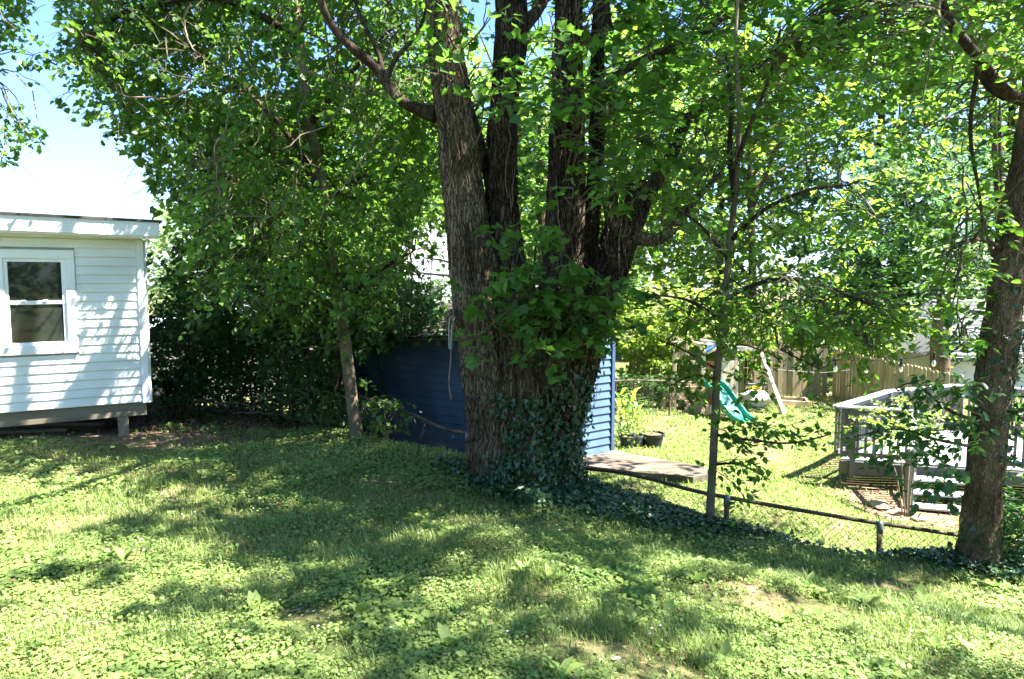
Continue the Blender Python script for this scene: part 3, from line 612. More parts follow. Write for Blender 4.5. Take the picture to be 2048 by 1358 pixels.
# concrete slab by the shed
slab_px = [(1150, 915, 10.2), (1228, 904, 10.75), (1290, 915, 10.35), (1417, 945, 9.75), (1415, 962, 9.35), (1385, 968, 9.25), (1270, 955, 9.5), (1160, 938, 9.9)]
sp = [at(*q)[:2] for q in slab_px]; c0 = np.mean(sp, 0)
mb = MB(); zz = [-1.0 - .0 for _ in sp]; sq = []
for i in range(len(sp)):
    a_, b_ = np.array(sp[i]), np.array(sp[(i + 1) % len(sp)])
    for t in np.linspace(0, 1, 7)[:-1]: q = a_ + (b_ - a_) * t; sq.append(tuple(q + .05 * (np.array([float(vnoise(np.array([q[0], q[1], 1.]), 5, 3)), float(vnoise(np.array([q[0], q[1], 2.]), 5, 4))]) - .5)))
mb.prism(sq, -1.16, -0.993)
so = mb.build('concrete_slab', M['concrete']); props(so, 'cracked grey concrete slab on the lawn at the foot of the blue shed', 'slab')

# ------------------------------------------------------------------ trees: helpers
class Tree:
    def __init__(s, name, label, base, group=None, cat='tree'):
        s.o = thing(name, label, cat, base, group); s.skel = []; s.tw = MB()
    def skeleton(s, P, r): s.skel.append(np.c_[P, np.broadcast_to(r, (len(P),))])
    def limb(s, pts, r, mt, n=10, name='limb', seg=24, ridge=None, wob=0.02, parent=None):
        P = catmull([at(*q) if len(q) == 3 and q[1] > -3000 and q[0] > 60 or len(q) == 3 and q[0] < -60 else q for q in pts], seg) if False else catmull(pts, seg)
        rr = catmull(np.array(r, float)[:, None], seg)[:, 0]
        P = P + wob * (np.stack([vnoise(P, 2.5, 41), vnoise(P, 2.5, 42), vnoise(P, 2.5, 43)], -1) - .5)
        mb = MB(); mb.tube(P, rr, n, ridge=ridge); s.skeleton(P, rr)
        o = mb.build(name, mt, parent or s.o, smooth=True); return P, rr
    def crown(s, S, D, L, k, size, shape, mt, tw_mat, droop=.25, flat=.55, spread=.5, connect=True, name='crown', r0=.010, cull=.93, maxcon=2.6):
        keep = RNG.random(len(S)) > litness(S + D * (L / 2)[:, None]) * max(min(1, cull * 1.04), .2)
        S, D, L = S[keep], D[keep], L[keep]
        P, d, n, sz, tn = sprays(S, D, L, k, size, droop, flat, spread)
        kp = (RNG.random(len(P)) > litness(P) * cull * .35) & ~inwin(P)
        P, d, n, sz, tn = P[kp], d[kp], n[kp], sz[kp], tn[kp]
        if not len(P): return
        leaf_mesh(name, P, d, n, sz, shape, mt, s.o, tint=tn)
        if connect or size < .13: twig_batch(s.tw, S, S + nrm(D) * L[:, None] * .9 - np.array([0, 0, 1]) * (L * droop * .6)[:, None], .006, .002, .1, .05)
        if connect and s.skel:
            sk = np.concatenate(s.skel); idx = np.empty(len(S), int)
            for i in range(0, len(S), 400): idx[i:i + 400] = np.argmin(((S[i:i + 400, None] - sk[None, :, :3]) ** 2).sum(-1) + RNG.random((len(S[i:i + 400]), len(sk))) * .8, 1)
            A = sk[idx, :3]; dist = np.linalg.norm(S - A, axis=1); ok = dist < maxcon
            twig_batch(s.tw, A[ok], S[ok], np.minimum(r0 * .55 + dist[ok] * .004, sk[idx, 3][ok] + .004), .006, .10, .07, 3, 6)
    def done(s, tw_mat, name='twigs'):
        if s.tw.n: o = s.tw.build(name, tw_mat, s.o); o['kind'] = 'stuff'
# windows through the foliage kept open: the sky, shed, lawn, deck and fence views
SKY = [(-400, 60), (60, 60), (95, 20), (140, 110), (185, 200), (215, 285), (290, 300), (300, 440), (-400, 440)]
SKYL = [(95, -20), (150, 90), (60, 200), (110, 290), (30, 345), (-400, 345), (-400, 440), (300, 440), (300, 300), (215, 280), (165, 170), (120, 60), (100, -20)]
OPENS = [[(1235, 760), (1330, 820), (1420, 860), (1420, 940), (1235, 900)], [(1500, 745), (1690, 760), (1860, 770), (1860, 800), (1700, 860), (1520, 850)], [(1560, 700), (1690, 700), (1700, 790), (1560, 790)]]
def inwin(P):
    u, v = proj(P); return inpoly(u, v, SKYM)
SKYM = [(-50, 330), (55, 330), (95, 280), (60, 215), (85, 165), (10, 160), (10, 130), (95, 100), (70, 40), (75, -5), (110, -5), (120, 70), (5, 122), (180, 190), (100, 195), (175, 260), (200, 300), (285, 315), (310, 400), (310, 445), (-50, 445)]
def region(poly, n, Y0, Y1, thr=0.0, seed=0, nscale=1.1, avoid=None):
    us = [p[0] for p in poly]; vs = [p[1] for p in poly]; out = []; got = 0
    while got < n:
        u = RNG.uniform(min(us), max(us), n * 3); v = RNG.uniform(min(vs), max(vs), n * 3); Y = RNG.uniform(Y0 ** 2, Y1 ** 2, n * 3) ** .5
        k = inpoly(u, v, poly); u, v, Y = u[k], v[k], Y[k]
        a = (u - 1024) / F; b = (679 - v) / F; kk = Y / (cp + b * sp_); P = np.stack([a * kk, Y, CAMZ + (b * cp - sp_) * kk], -1)
        if thr > 0: P = P[fbm(P, nscale, seed) > thr]
        if avoid is not None:
            for pl, y1, pr in avoid:
                uu, vv = proj(P); P = P[~(inpoly(uu, vv, pl) & (P[:, 1] < y1) & (RNG.random(len(P)) < pr))]
        out.append(P); got += len(P)
    return np.concatenate(out)[:n]
def rdir(n, out=None, up=.1, z=.35):
    d = RNG.normal(0, 1, (n, 3)); d[:, 2] = d[:, 2] * z + up
    if out is not None: d = nrm(d) + out
    return nrm(d)
def ell(n, c, r, thr=0.0, seed=0, nscale=.7, shell=.35):
    out = []; got = 0
    while got < n:
        d = nrm(RNG.normal(0, 1, (n * 2, 3))); q = (RNG.uniform(shell ** 3, 1, n * 2) ** (1 / 3))[:, None]
        P = np.array(c) + d * q * np.array(r)
        if thr: P = P[fbm(P, nscale, seed) > thr]
        out.append(P); got += len(P)
    return np.concatenate(out)[:n]
def ridged(depth, k, tw=.6, seed=0, lob=0.0):
    def f(th, i, P):
        h = P[:, 2][:, None]; q = np.broadcast_to(th, (len(P), th.shape[1])); hh = np.broadcast_to(h, q.shape)
        X = np.stack([np.cos(q) * k / 3, np.sin(q) * k / 3, hh * tw + seed], -1); X2 = np.stack([np.cos(q) * k / 1.2, np.sin(q) * k / 1.2, hh * tw * 4 + seed], -1)
        a = 1 - np.abs(vnoise(X, 1.6, 51) * 2 - 1); b = 1 - np.abs(vnoise(X2, 1.6, 52) * 2 - 1)
        g = 1 + depth * (1.1 * (.5 - a ** 2.2) + 1.0 * (.5 - b ** 2))
        if lob: g = g + lob * (vnoise(np.stack([np.cos(q) * 1.3, np.sin(q) * 1.3, hh * .55 + seed], -1), 1.2, 53) - .5)
        return g
    return f

# ------------------------------------------------------------------ big maple
YB = 6.85
mbase = at(1052, 955, YB); mbase[2] = ground(mbase[0], mbase[1])
mp_ = Tree('maple_tree', 'huge multi stemmed maple with shaggy bark and ivied foot', mbase)
pxm = YB / F
def stem(pts, name, n=72, seg=110, ridge=.10, k=9, seed=0, mt='bark', lob=.12):
    P = [at(u, v, Y) for u, v, Y, r in pts]; R = [r * Y / F for u, v, Y, r in pts]
    P = catmull(P, seg); R = catmull(np.array(R)[:, None], seg)[:, 0]
    mb = MB(); mb.tube(P, R, n, ridge=ridged(ridge, k, seed=seed, lob=lob)); mp_.skeleton(P[seg // 3:], R[seg // 3:])
    surf.append(mb.last)
    mb.build(name, M[mt], mp_.o, smooth=True); return P, R
surf = []
stem([(1052, 1010, 6.95, 128), (1052, 955, 6.9, 108), (1052, 900, 6.9, 98), (1052, 820, 6.9, 96), (1055, 740, 6.9, 103), (1060, 660, 6.95, 108), (1062, 600, 7.0, 85)], 'trunk', 120, 120, .13, 14, 1, lob=.16)
stem([(1000, 960, 6.7, 58), (998, 850, 6.7, 58), (985, 750, 6.7, 56), (968, 650, 6.72, 52), (952, 560, 6.75, 46), (938, 460, 6.8, 41), (922, 340, 6.85, 38), (905, 200, 6.9, 35), (888, 60, 6.95, 31), (872, -120, 7.0, 27), (840, -420, 7.2, 20), (800, -800, 7.5, 10)], 'stem', 80, 190, .14, 11, 4, lob=.1)
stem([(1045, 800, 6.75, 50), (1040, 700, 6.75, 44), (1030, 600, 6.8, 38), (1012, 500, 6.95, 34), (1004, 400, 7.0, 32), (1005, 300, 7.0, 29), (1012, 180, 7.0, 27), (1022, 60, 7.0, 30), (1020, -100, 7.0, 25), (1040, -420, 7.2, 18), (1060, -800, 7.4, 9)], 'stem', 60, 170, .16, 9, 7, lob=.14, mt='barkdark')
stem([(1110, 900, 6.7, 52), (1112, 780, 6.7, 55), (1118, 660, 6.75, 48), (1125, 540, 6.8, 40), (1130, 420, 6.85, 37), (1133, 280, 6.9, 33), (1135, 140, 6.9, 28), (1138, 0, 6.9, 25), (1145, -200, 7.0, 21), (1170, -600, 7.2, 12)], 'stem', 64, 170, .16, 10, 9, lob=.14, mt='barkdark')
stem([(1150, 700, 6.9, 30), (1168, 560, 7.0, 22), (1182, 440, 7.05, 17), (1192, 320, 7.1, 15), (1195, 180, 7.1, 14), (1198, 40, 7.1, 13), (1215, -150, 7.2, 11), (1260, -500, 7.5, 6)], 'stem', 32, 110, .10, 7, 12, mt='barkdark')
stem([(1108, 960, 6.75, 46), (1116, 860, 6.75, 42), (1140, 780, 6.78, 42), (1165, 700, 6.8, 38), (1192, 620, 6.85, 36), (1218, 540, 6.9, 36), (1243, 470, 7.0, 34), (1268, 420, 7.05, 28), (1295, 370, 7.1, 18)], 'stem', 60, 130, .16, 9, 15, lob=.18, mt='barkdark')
lp = lambda pts: [at(u, v, Y) for u, v, Y in pts]
lr = lambda rs, Y=7.0: [r * Y / F for r in rs]
LB = 'bark4'
mp_.limb(lp([(1285, 400, 7.1), (1325, 345, 7.2), (1350, 300, 7.3), (1372, 245, 7.4), (1405, 212, 7.5), (1452, 186, 7.6), (1560, 100, 8)]), lr([17, 14, 12, 11, 9, 7, 3]), M[LB])
mp_.limb(lp([(1255, 470, 7.0), (1285, 476, 6.9), (1312, 478, 6.9), (1340, 462, 6.9), (1390, 400, 7.0), (1440, 350, 7.1)]), lr([20, 14, 13, 11, 8, 4]), M['bark'])
mp_.limb(lp([(872, 228, 6.9), (845, 222, 6.9), (800, 200, 6.8), (770, 165, 6.8), (745, 130, 6.8), (700, 92, 6.7), (660, 45, 6.7), (640, -5, 6.6), (600, -120, 6.5), (480, -420, 6.4)]), lr([18, 13, 10, 9, 9, 8, 7, 6, 5, 3]), M[LB])
mp_.limb(lp([(765, 160, 6.8), (758, 110, 6.9), (735, 60, 7.0), (715, 20, 7.1), (700, -60, 7.2)]), lr([7, 5, 4, 4, 2]), M[LB], 6)
mp_.limb(lp([(770, 165, 6.8), (790, 120, 6.8), (830, 70, 6.9), (850, 20, 7.0), (870, -60, 7)]), lr([6, 5, 4, 3, 2]), M[LB], 6)
mp_.limb(lp([(1200, 195, 7.1), (1225, 160, 7.1), (1255, 135, 7.2), (1300, 112, 7.3), (1345, 95, 7.4), (1420, 60, 7.6), (1540, -40, 8)]), lr([12, 9, 8, 8, 7, 5, 3]), M[LB])
mp_.limb(lp([(1030, 70, 7.0), (1058, 40, 7.1), (1080, 10, 7.2), (1110, -60, 7.4), (1200, -300, 8)]), lr([16, 13, 11, 9, 4]), M['bark'])
mp_.limb(lp([(990, 420, 6.95), (965, 300, 7.2), (948, 240, 7.3), (930, 190, 7.3)]), lr([14, 10, 9, 6]), M[LB])
mp_.limb(lp([(1215, -150, 7.2), (1205, -60, 7.1), (1212, 20, 7.1), (1222, 60, 7.1)]), lr([10, 10, 9, 7]), M[LB], 8)
for q in ([(1240, 490, 6.95), (1225, 420, 7.0), (1232, 360, 7.0)], [(1260, 430, 7.0), (1255, 380, 7.1), (1262, 345, 7.1)], [(1235, 500, 6.9), (1222, 450, 6.9), (1210, 400, 6.95)]):
    mp_.limb(lp(q), lr([16, 11, 8]), M['bark4'], 9, 'broken_limb')
mp_.limb(lp([(912, 645, 6.6), (905, 632, 6.55), (903, 622, 6.5)]), lr([22, 16, 6]), M['bark'], 12, 'burl')
# off-frame limbs feeding the high crown
for q in ([(872, -120, 7), (500, -500, 6), (0, -700, 5.5)], [(1138, -100, 6.9), (1500, -600, 6), (2000, -900, 5.5)], [(1030, -200, 7), (1000, -700, 5), (900, -1500, 4)], [(1145, -200, 7.0), (1500, -350, 8), (2000, -400, 9)], [(1020, -300, 7), (700, -600, 9), (300, -700, 10)]):
    mp_.limb(lp(q), lr([16, 9, 3]), M[LB], 8)
TR = [([(855, -50), (945, -50), (1000, 560), (1290, 380), (1290, 560), (1210, 760), (900, 760)], 7.6, .93), ([(965, -50), (1065, -50), (1050, 500), (970, 500)], 7.6, .85), ([(1095, -50), (1215, -50), (1205, 500), (1090, 500)], 7.6, .85)]
A = region([(560, -60), (1380, -60), (1420, 420), (1300, 560), (980, 560), (860, 380), (820, 430), (760, 300), (580, 200)], 330, 7.2, 10.5, .36, 3, avoid=TR)
mp_.crown(A, rdir(len(A)), RNG.uniform(.35, .7, len(A)), 26, .098, 'maple', M['L_maple'], M['twig'])
A = region([(1200, -80), (2050, -80), (2000, 120), (1720, 220), (1400, 330), (1230, 260)], 330, 6.6, 9.5, .3, 6)
mp_.crown(A, rdir(len(A)), RNG.uniform(.35, .7, len(A)), 24, .095, 'maple', M['L_maple'], M['twig'], cull=.5)
A = region([(820, -60), (1330, -60), (1330, 330), (1230, 420), (900, 250)], 84, 5.2, 6.4, .42, 5)
mp_.crown(A, rdir(len(A)), RNG.uniform(.3, .55, len(A)), 16, .085, 'maple', M['L_maple'], M['twig'], flat=.35, cull=.3)
# sprouts in front of the trunk
SPR = [(1000, 478, 5), (1060, 470, 4), (980, 590, 4), (1030, 560, 5), (1110, 590, 5), (1150, 560, 4), (1190, 620, 5), (1060, 640, 6), (990, 640, 4), (1090, 690, 5), (1160, 660, 5), (1215, 690, 5), (1140, 700, 3), (1210, 560, 5), (970, 700, 2), (1120, 500, 4), (1230, 640, 5), (1060, 745, 1), (1085, 600, 5), (1020, 600, 4), (1170, 610, 5), (1130, 640, 5), (1240, 590, 4), (1050, 530, 3)]
sS = []; 
for u, v, c in SPR:
    for _ in range(c): sS.append(at(u + RNG.normal(0, 22), v + RNG.normal(0, 16), RNG.uniform(5.85, 6.25)))
sS = np.array(sS); d_ = rdir(len(sS), z=.25)
P, d, n, sz, tn = sprays(sS, d_, RNG.uniform(.2, .38, len(sS)), 11, .085, .3, .55, .5)
leaf_mesh('sprout_leaves', P, d, n, sz, 'maple', M['L_maple'], mp_.o, tint=tn)
for a, b in (((1085, 760, 6.2), (1072, 470, 6.15)), ((1090, 770, 6.25), (1110, 600, 6.1)), ((1090, 765, 6.2), (1150, 600, 6.1)), ((1060, 780, 6.25), (1040, 560, 6.1))):
    P_, r_ = mp_.limb(lp([a, ((a[0] + b[0]) / 2 - 8, (a[1] + b[1]) / 2, 6.15), b]), lr([5, 4, 2], 6.2), M['bark4'], 6, 'sprout')
    k = np.random.default_rng(1).integers(0, len(P_), 14)
twig_batch(mp_.tw, np.array([at(1080 + RNG.normal(0, 30), v, 6.3) for v in RNG.uniform(520, 760, len(sS))]), sS, .005, .003, .1, .05)
# high crown out of frame, real shade for the yard
A = ell(820, (0.6, 6.6, 9.2), (5.6, 4.6, 4.8), .40, 9, .6)
A = A[proj(A)[1] < -40]
mp_.crown(A, rdir(len(A)), RNG.uniform(.6, 1.1, len(A)), 22, .16, 'maple', M['L_maple'], M['twig'], maxcon=3.2, r0=.015)
mp_.done(M['twig'])
# ------------------------------------------------------------------ climbing vine and ivy on the maple
cv = thing('climbing_vine', 'ivy and shaggy woody vines climbing the huge maple trunk', 'vine', mbase + np.array([0, -.5, 0]))
allV = np.concatenate([s[0] for s in surf]); allN = np.concatenate([s[1] for s in surf])
uu, vv = proj(allV); front = allN[:, 1] < .35
sel = front & (vv > 560) & (vv < 1010)
# keep only skin points nearest the camera (outer surface)
key = (np.round(uu / 7) * 1000 + np.round(vv / 7)).astype(int); order = np.lexsort((allV[:, 1], key)); ks, first = np.unique(key[order], return_index=True)
ymin = dict(zip(ks.tolist(), allV[order][first][:, 1].tolist())); ym = np.array([ymin[k] for k in key.tolist()]); outer = allV[:, 1] < ym + .10
skin = np.where(front & outer)[0]
dens = np.clip((vv[skin] - 690) / 260, 0, 1) ** .8 * np.clip(1.5 - np.abs(uu[skin] - 1090) / 130, .25, 1) * (fbm(allV[skin], 2.2, 61) > .42) * np.where(uu[skin] < 985, .12, 1.0)
dens = np.where((vv[skin] > 560) & (vv[skin] < 1010), dens, 0)
dens = np.where((vv[skin] > 905) & (uu[skin] > 975), np.maximum(dens, .8), dens)
pick = skin[RNG.choice(len(skin), 5200, p=dens / dens.sum())]
P = allV[pick] + RNG.normal(0, .025, (len(pick), 3)) + allN[pick] * RNG.uniform(.005, .06, (len(pick), 1)); n = allN[pick] + RNG.normal(0, .45, P.shape); d = np.array([0, 0, -1.0]) + RNG.normal(0, .6, P.shape)
leaf_mesh('ivy_leaves', P, d, n, RNG.uniform(.025, .065, len(P)), 'ivy', M['L_ivy'], cv)
def surf_y(u, v):
    dd = (uu[skin] - u) ** 2 + (vv[skin] - v) ** 2; i = skin[np.argmin(dd)]; return allV[i], allN[i]
rv = random.Random(5)
def vine(pts, r, name='vine_stem', mt='vine', off=.012, n=6):
    P = []
    for u, v in pts:
        q, nn = surf_y(u, v); P.append(at(u, v, q[1]) + nn * off)
    P = catmull(P, len(pts) * 5); P = P + .018 * (np.stack([vnoise(P, 9, 71), vnoise(P, 9, 72), vnoise(P, 9, 73)], -1) - .5) * 2
    mb = MB(); mb.tube(P, np.linspace(r, r * .55, len(P)), n); mb.build(name, M[mt], cv, smooth=True)
for pts, r in (([(1100, 905), (1108, 870), (1106, 830), (1104, 790), (1098, 760), (1080, 730), (1068, 690)], .026), ([(1098, 905), (1112, 880), (1110, 850), (1100, 820), (1096, 790), (1112, 760), (1122, 720)], .018), ([(1066, 895), (1072, 860), (1086, 840), (1095, 800), (1085, 770), (1070, 740)], .016),
               ([(1024, 890), (1028, 850), (1034, 815), (1030, 780)], .014), ([(1160, 860), (1155, 810), (1140, 770), (1120, 740), (1100, 700)], .014), ([(1150, 840), (1150, 790), (1165, 740), (1175, 700), (1200, 650)], .012), ([(1110, 790), (1085, 785), (1078, 790)], .012)):
    vine(pts, r)
for i in range(130):     # thin shaggy strands
    which = rv.choice([(1000, 30, 20, 560), (1005, 30, 30, 560), (1130, 32, 20, 620), (1132, 32, 60, 640), (1130, 60, 560, 860), (1190, 40, 560, 720), (1230, 30, 430, 600), (1190, 12, 80, 600), (905, 30, 0, 420), (1060, 60, 620, 880)])
    u0 = which[0] + rv.uniform(-1, 1) * which[1]; v0 = rv.uniform(which[2], which[3]); L = rv.uniform(60, 170); pts = []
    uu0 = u0
    for k in range(6): pts.append((uu0, v0 - L * k / 5)); uu0 += rv.uniform(-5, 5)
    if pts[-1][1] < -60: continue
    vine(pts, rv.uniform(.004, .010), off=rv.uniform(.005, .04), n=4, mt=rv.choice(['vine', 'bark4', 'bark4']))
# dangling strands left of the trunk
mb = MB(); P = catmull([at(905, 440, 6.4), at(903, 560, 6.4), at(906, 640, 6.4), at(901, 720, 6.4), at(898, 760, 6.4), at(903, 798, 6.4)], 30) ; P += .012 * (np.stack([vnoise(P, 12, 81)] * 3, -1) - .5)
mb.tube(P, .006, 5); o = mb.build('hanging_vine', M['deadwood']); props(o, 'thin dead vine dangling beside the maple trunk before the shed wall', 'vine')
mb = MB(); mb.tube(catmull([at(908, 632, 6.45), at(899, 640, 6.4), at(898, 690, 6.38), at(901, 694, 6.38), at(904, 650, 6.4), at(910, 634, 6.45)], 26), .005, 5); o = mb.build('rope', M['rope']); props(o, 'looped grey rope hung on the burl of the maple trunk', 'rope')

# ------------------------------------------------------------------ vine-covered tree on the left
b0 = at(715, 884, 8.75); b0[2] = ground(b0[0], b0[1])
lt = Tree('vine_covered_tree', 'slender leaning tree smothered in hanging vines left of the maple', b0)
lt.limb([b0 - [0, 0, .1]] + lp([(709, 830, 8.75), (700, 760, 8.8), (690, 680, 8.9), (678, 600, 9.0), (665, 520, 9.0), (650, 400, 9.1), (620, 250, 9.1), (600, 80, 9.1), (560, -200, 9.2), (540, -500, 9.3)]), lr([15, 12, 12, 12, 12, 12, 11, 10, 9, 7, 3], 8.9), M['bark3'], 12, 'trunk', 60)
for q in ([(650, 400, 9.1), (560, 250, 8.7), (450, 150, 8.3), (330, 60, 8.0)], [(665, 500, 9.0), (560, 420, 8.6), (470, 360, 8.3), (400, 340, 8.1)], [(620, 250, 9.1), (700, 150, 8.8), (780, 60, 8.8)], [(600, 80, 9.1), (450, 0, 8.6), (260, 20, 8.2), (160, 90, 8.0)], [(690, 600, 9), (760, 540, 8.9), (830, 500, 8.9)], [(650, 400, 9.1), (740, 350, 9.3), (820, 330, 9.6)], [(560, -200, 9.2), (350, -350, 8.5), (200, -380, 8)]):
    lt.limb(lp(q), lr([8, 6, 4, 2], 8.6) if len(q) == 4 else lr([8, 5, 2], 8.6), M['bark4'], 6, 'limb', 20)
VT = [(125, -60), (165, 90), (205, 200), (255, 280), (330, 300), (345, 380), (385, 430), (395, 520), (430, 590), (620, 630), (740, 600), (800, 550), (850, 430), (860, 250), (860, -60)]
A = region(VT, 1250, 7.2, 9.4, .36, 13, .9)
lt.crown(A, rdir(len(A), np.array([0, -.2, -.25])), RNG.uniform(.3, .6, len(A)), 25, .068, 'heart', M['L_vine'], M['twig'], droop=.6, flat=.8, maxcon=1.0, cull=.6)
A = region([(120, -60), (860, -60), (860, 480), (700, 640), (420, 600), (330, 430), (250, 250)], 700, 9.4, 12.0, .33, 14)
lt.crown(A, rdir(len(A)), RNG.uniform(.4, .8, len(A)), 20, .11, 'heart', M['L_vine'], M['twig'], droop=.5, connect=False, cull=.2)
A = region([(60, 110), (200, 40), (230, 150), (230, 250), (160, 230), (130, 170)], 34, 7.2, 8.2)
lt.crown(A, rdir(len(A), np.array([-.4, 0, -.1])), RNG.uniform(.2, .4, len(A)), 13, .075, 'heart', M['L_vine'], M['twig'], droop=.5, connect=False, cull=0)
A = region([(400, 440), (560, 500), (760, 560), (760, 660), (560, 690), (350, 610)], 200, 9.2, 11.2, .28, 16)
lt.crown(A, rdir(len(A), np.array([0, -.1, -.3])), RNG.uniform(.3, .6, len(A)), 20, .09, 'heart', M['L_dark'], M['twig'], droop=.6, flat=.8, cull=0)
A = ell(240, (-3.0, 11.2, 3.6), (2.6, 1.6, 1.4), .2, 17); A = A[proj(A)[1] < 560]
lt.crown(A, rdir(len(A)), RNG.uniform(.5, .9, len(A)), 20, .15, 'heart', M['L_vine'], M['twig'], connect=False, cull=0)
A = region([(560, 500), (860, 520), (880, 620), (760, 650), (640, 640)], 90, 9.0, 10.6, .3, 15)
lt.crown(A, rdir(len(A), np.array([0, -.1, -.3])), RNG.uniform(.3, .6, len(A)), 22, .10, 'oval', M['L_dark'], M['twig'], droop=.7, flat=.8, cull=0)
A = ell(200, (-3.6, 8.8, 7.6), (2.6, 2.2, 2.0), .38, 19); A = A[proj(A)[1] < -20]
lt.crown(A, rdir(len(A)), RNG.uniform(.6, 1.0, len(A)), 20, .14, 'heart', M['L_vine'], M['twig'], connect=False)
# bare looping vine strands
lines = [[(620, 180), (560, 195), (480, 190), (420, 165), (360, 150), (300, 120), (275, 95)], [(375, 175), (330, 190), (290, 195), (255, 185), (230, 165)], [(640, 10), (660, 120), (690, 200), (760, 270), (800, 300)], [(570, 0), (540, 80), (560, 160), (520, 260), (440, 320)], [(700, 60), (640, 130), (600, 220), (610, 330), (560, 380), (520, 380)],
         [(470, 60), (480, 150), (450, 250), (430, 330), (440, 420), (540, 430), (590, 390)], [(590, 330), (590, 470), (570, 490), (540, 480)], [(760, 250), (720, 330), (660, 400), (640, 440)], [(520, 60), (500, 120), (530, 200), (500, 300)], [(380, 10), (370, 60), (400, 110)], [(600, 60), (700, 110), (780, 130), (860, 140)], [(610, 140), (700, 170), (790, 200)], [(660, 0), (600, 60), (560, 160), (500, 230)], [(740, 120), (690, 200), (640, 260), (560, 300)], [(800, 60), (760, 140), (720, 240), (690, 330)]]
for i, q in enumerate(lines):
    Y = RNG.uniform(6.9, 7.5); P = catmull([at(u, v, Y + .15 * math.sin(k * 1.7)) for k, (u, v) in enumerate(q)], 36); P += .09 * (np.stack([vnoise(P, 4, 91), vnoise(P, 4, 92), vnoise(P, 4, 93)], -1) - .5) + .03 * (np.stack([vnoise(P, 14, 94), vnoise(P, 14, 95), vnoise(P, 14, 96)], -1) - .5)
    mb = MB(); mb.tube(P, np.linspace(.011, .005, 36), 5); mb.build('vine_strand', M['deadwood'] if i % 2 else M['twig'], lt.o, smooth=True)
lt.done(M['twig'])

# ------------------------------------------------------------------ sapling right of the maple
b0 = at(1420, 1052, 6.35); b0[2] = ground(b0[0], b0[1]) - .05
sa = Tree('young_tree', 'slender young tree with smooth grey trunk standing at the wire fence', b0)
sa.limb([b0] + lp([(1424, 960, 6.35), (1429, 850, 6.35), (1436, 750, 6.35), (1446, 650, 6.35), (1456, 550, 6.35), (1464, 450, 6.35), (1474, 350, 6.35), (1478, 230, 6.4), (1470, 100, 6.4), (1480, -60, 6.5), (1490, -300, 6.6)]), lr([9.5, 8.2, 8, 7.6, 7.2, 6.5, 6, 5.2, 4.5, 4, 3, 2], 6.35), M['bark3'], 12, 'trunk', 70)
for q, r in (([(1468, 390, 6.35), (1460, 300, 6.4), (1462, 200, 6.45), (1450, 100, 6.5)], [6, 5, 4, 2]), ([(1474, 330, 6.35), (1500, 250, 6.3), (1540, 150, 6.2), (1560, 60, 6.1)], [5, 4, 3, 2]), ([(1462, 480, 6.35), (1530, 420, 6.1), (1620, 380, 5.9), (1700, 370, 5.8)], [5, 4, 3, 2]),
             ([(1458, 520, 6.35), (1400, 450, 6.2), (1340, 410, 6.1)], [4, 3, 2]), ([(1450, 600, 6.35), (1540, 560, 6.1), (1640, 570, 5.9), (1740, 610, 5.8)], [5, 4, 3, 2]), ([(1440, 700, 6.35), (1490, 690, 6.2), (1560, 720, 6.1)], [3, 2, 1.5]), ([(1438, 760, 6.35), (1390, 750, 6.2), (1340, 770, 6.1)], [3, 2, 1.5]), ([(1430, 870, 6.35), (1500, 880, 6.1), (1580, 885, 6.0), (1660, 870, 5.9)], [3, 2.5, 2, 1]),
             ([(1428, 930, 6.35), (1480, 930, 6.2), (1540, 960, 6.1)], [3, 2, 1]), ([(1436, 740, 6.35), (1370, 700, 6.3), (1320, 680, 6.3)], [3, 2, 1.5]), ([(1445, 640, 6.35), (1370, 600, 6.2), (1290, 590, 6.1)], [4, 3, 1.5]), ([(1560, 700, 6.1), (1600, 720, 6.0), (1640, 740, 6.0)], [2, 1.5, 1]), ([(1600, 565, 5.9), (1690, 650, 5.8), (1745, 700, 5.8)], [3, 2, 1])):
    sa.limb(lp(q), lr(r, 6.2), M['bark4'], 6, 'branch', 16)
A = region([(1260, 120), (1420, 40), (1700, 60), (1780, 250), (1850, 420), (1790, 620), (1700, 640), (1560, 600), (1460, 610), (1380, 560), (1300, 560), (1260, 420)], 360, 5.4, 7.4, .42, 23)
sa.crown(A, rdir(len(A)), RNG.uniform(.25, .5, len(A)), 17, .072, 'oval', M['L_sap'], M['twig'], droop=.4, maxcon=.8, r0=.006)
A = region([(1350, 590), (1560, 590), (1800, 570), (1850, 640), (1770, 690), (1660, 670), (1560, 645), (1440, 660), (1360, 640)], 150, 5.5, 6.9, .3, 24)
sa.crown(A, rdir(len(A)), RNG.uniform(.22, .42, len(A)), 17, .070, 'oval', M['L_sap'], M['twig'], droop=.5, maxcon=1.0, cull=.3)
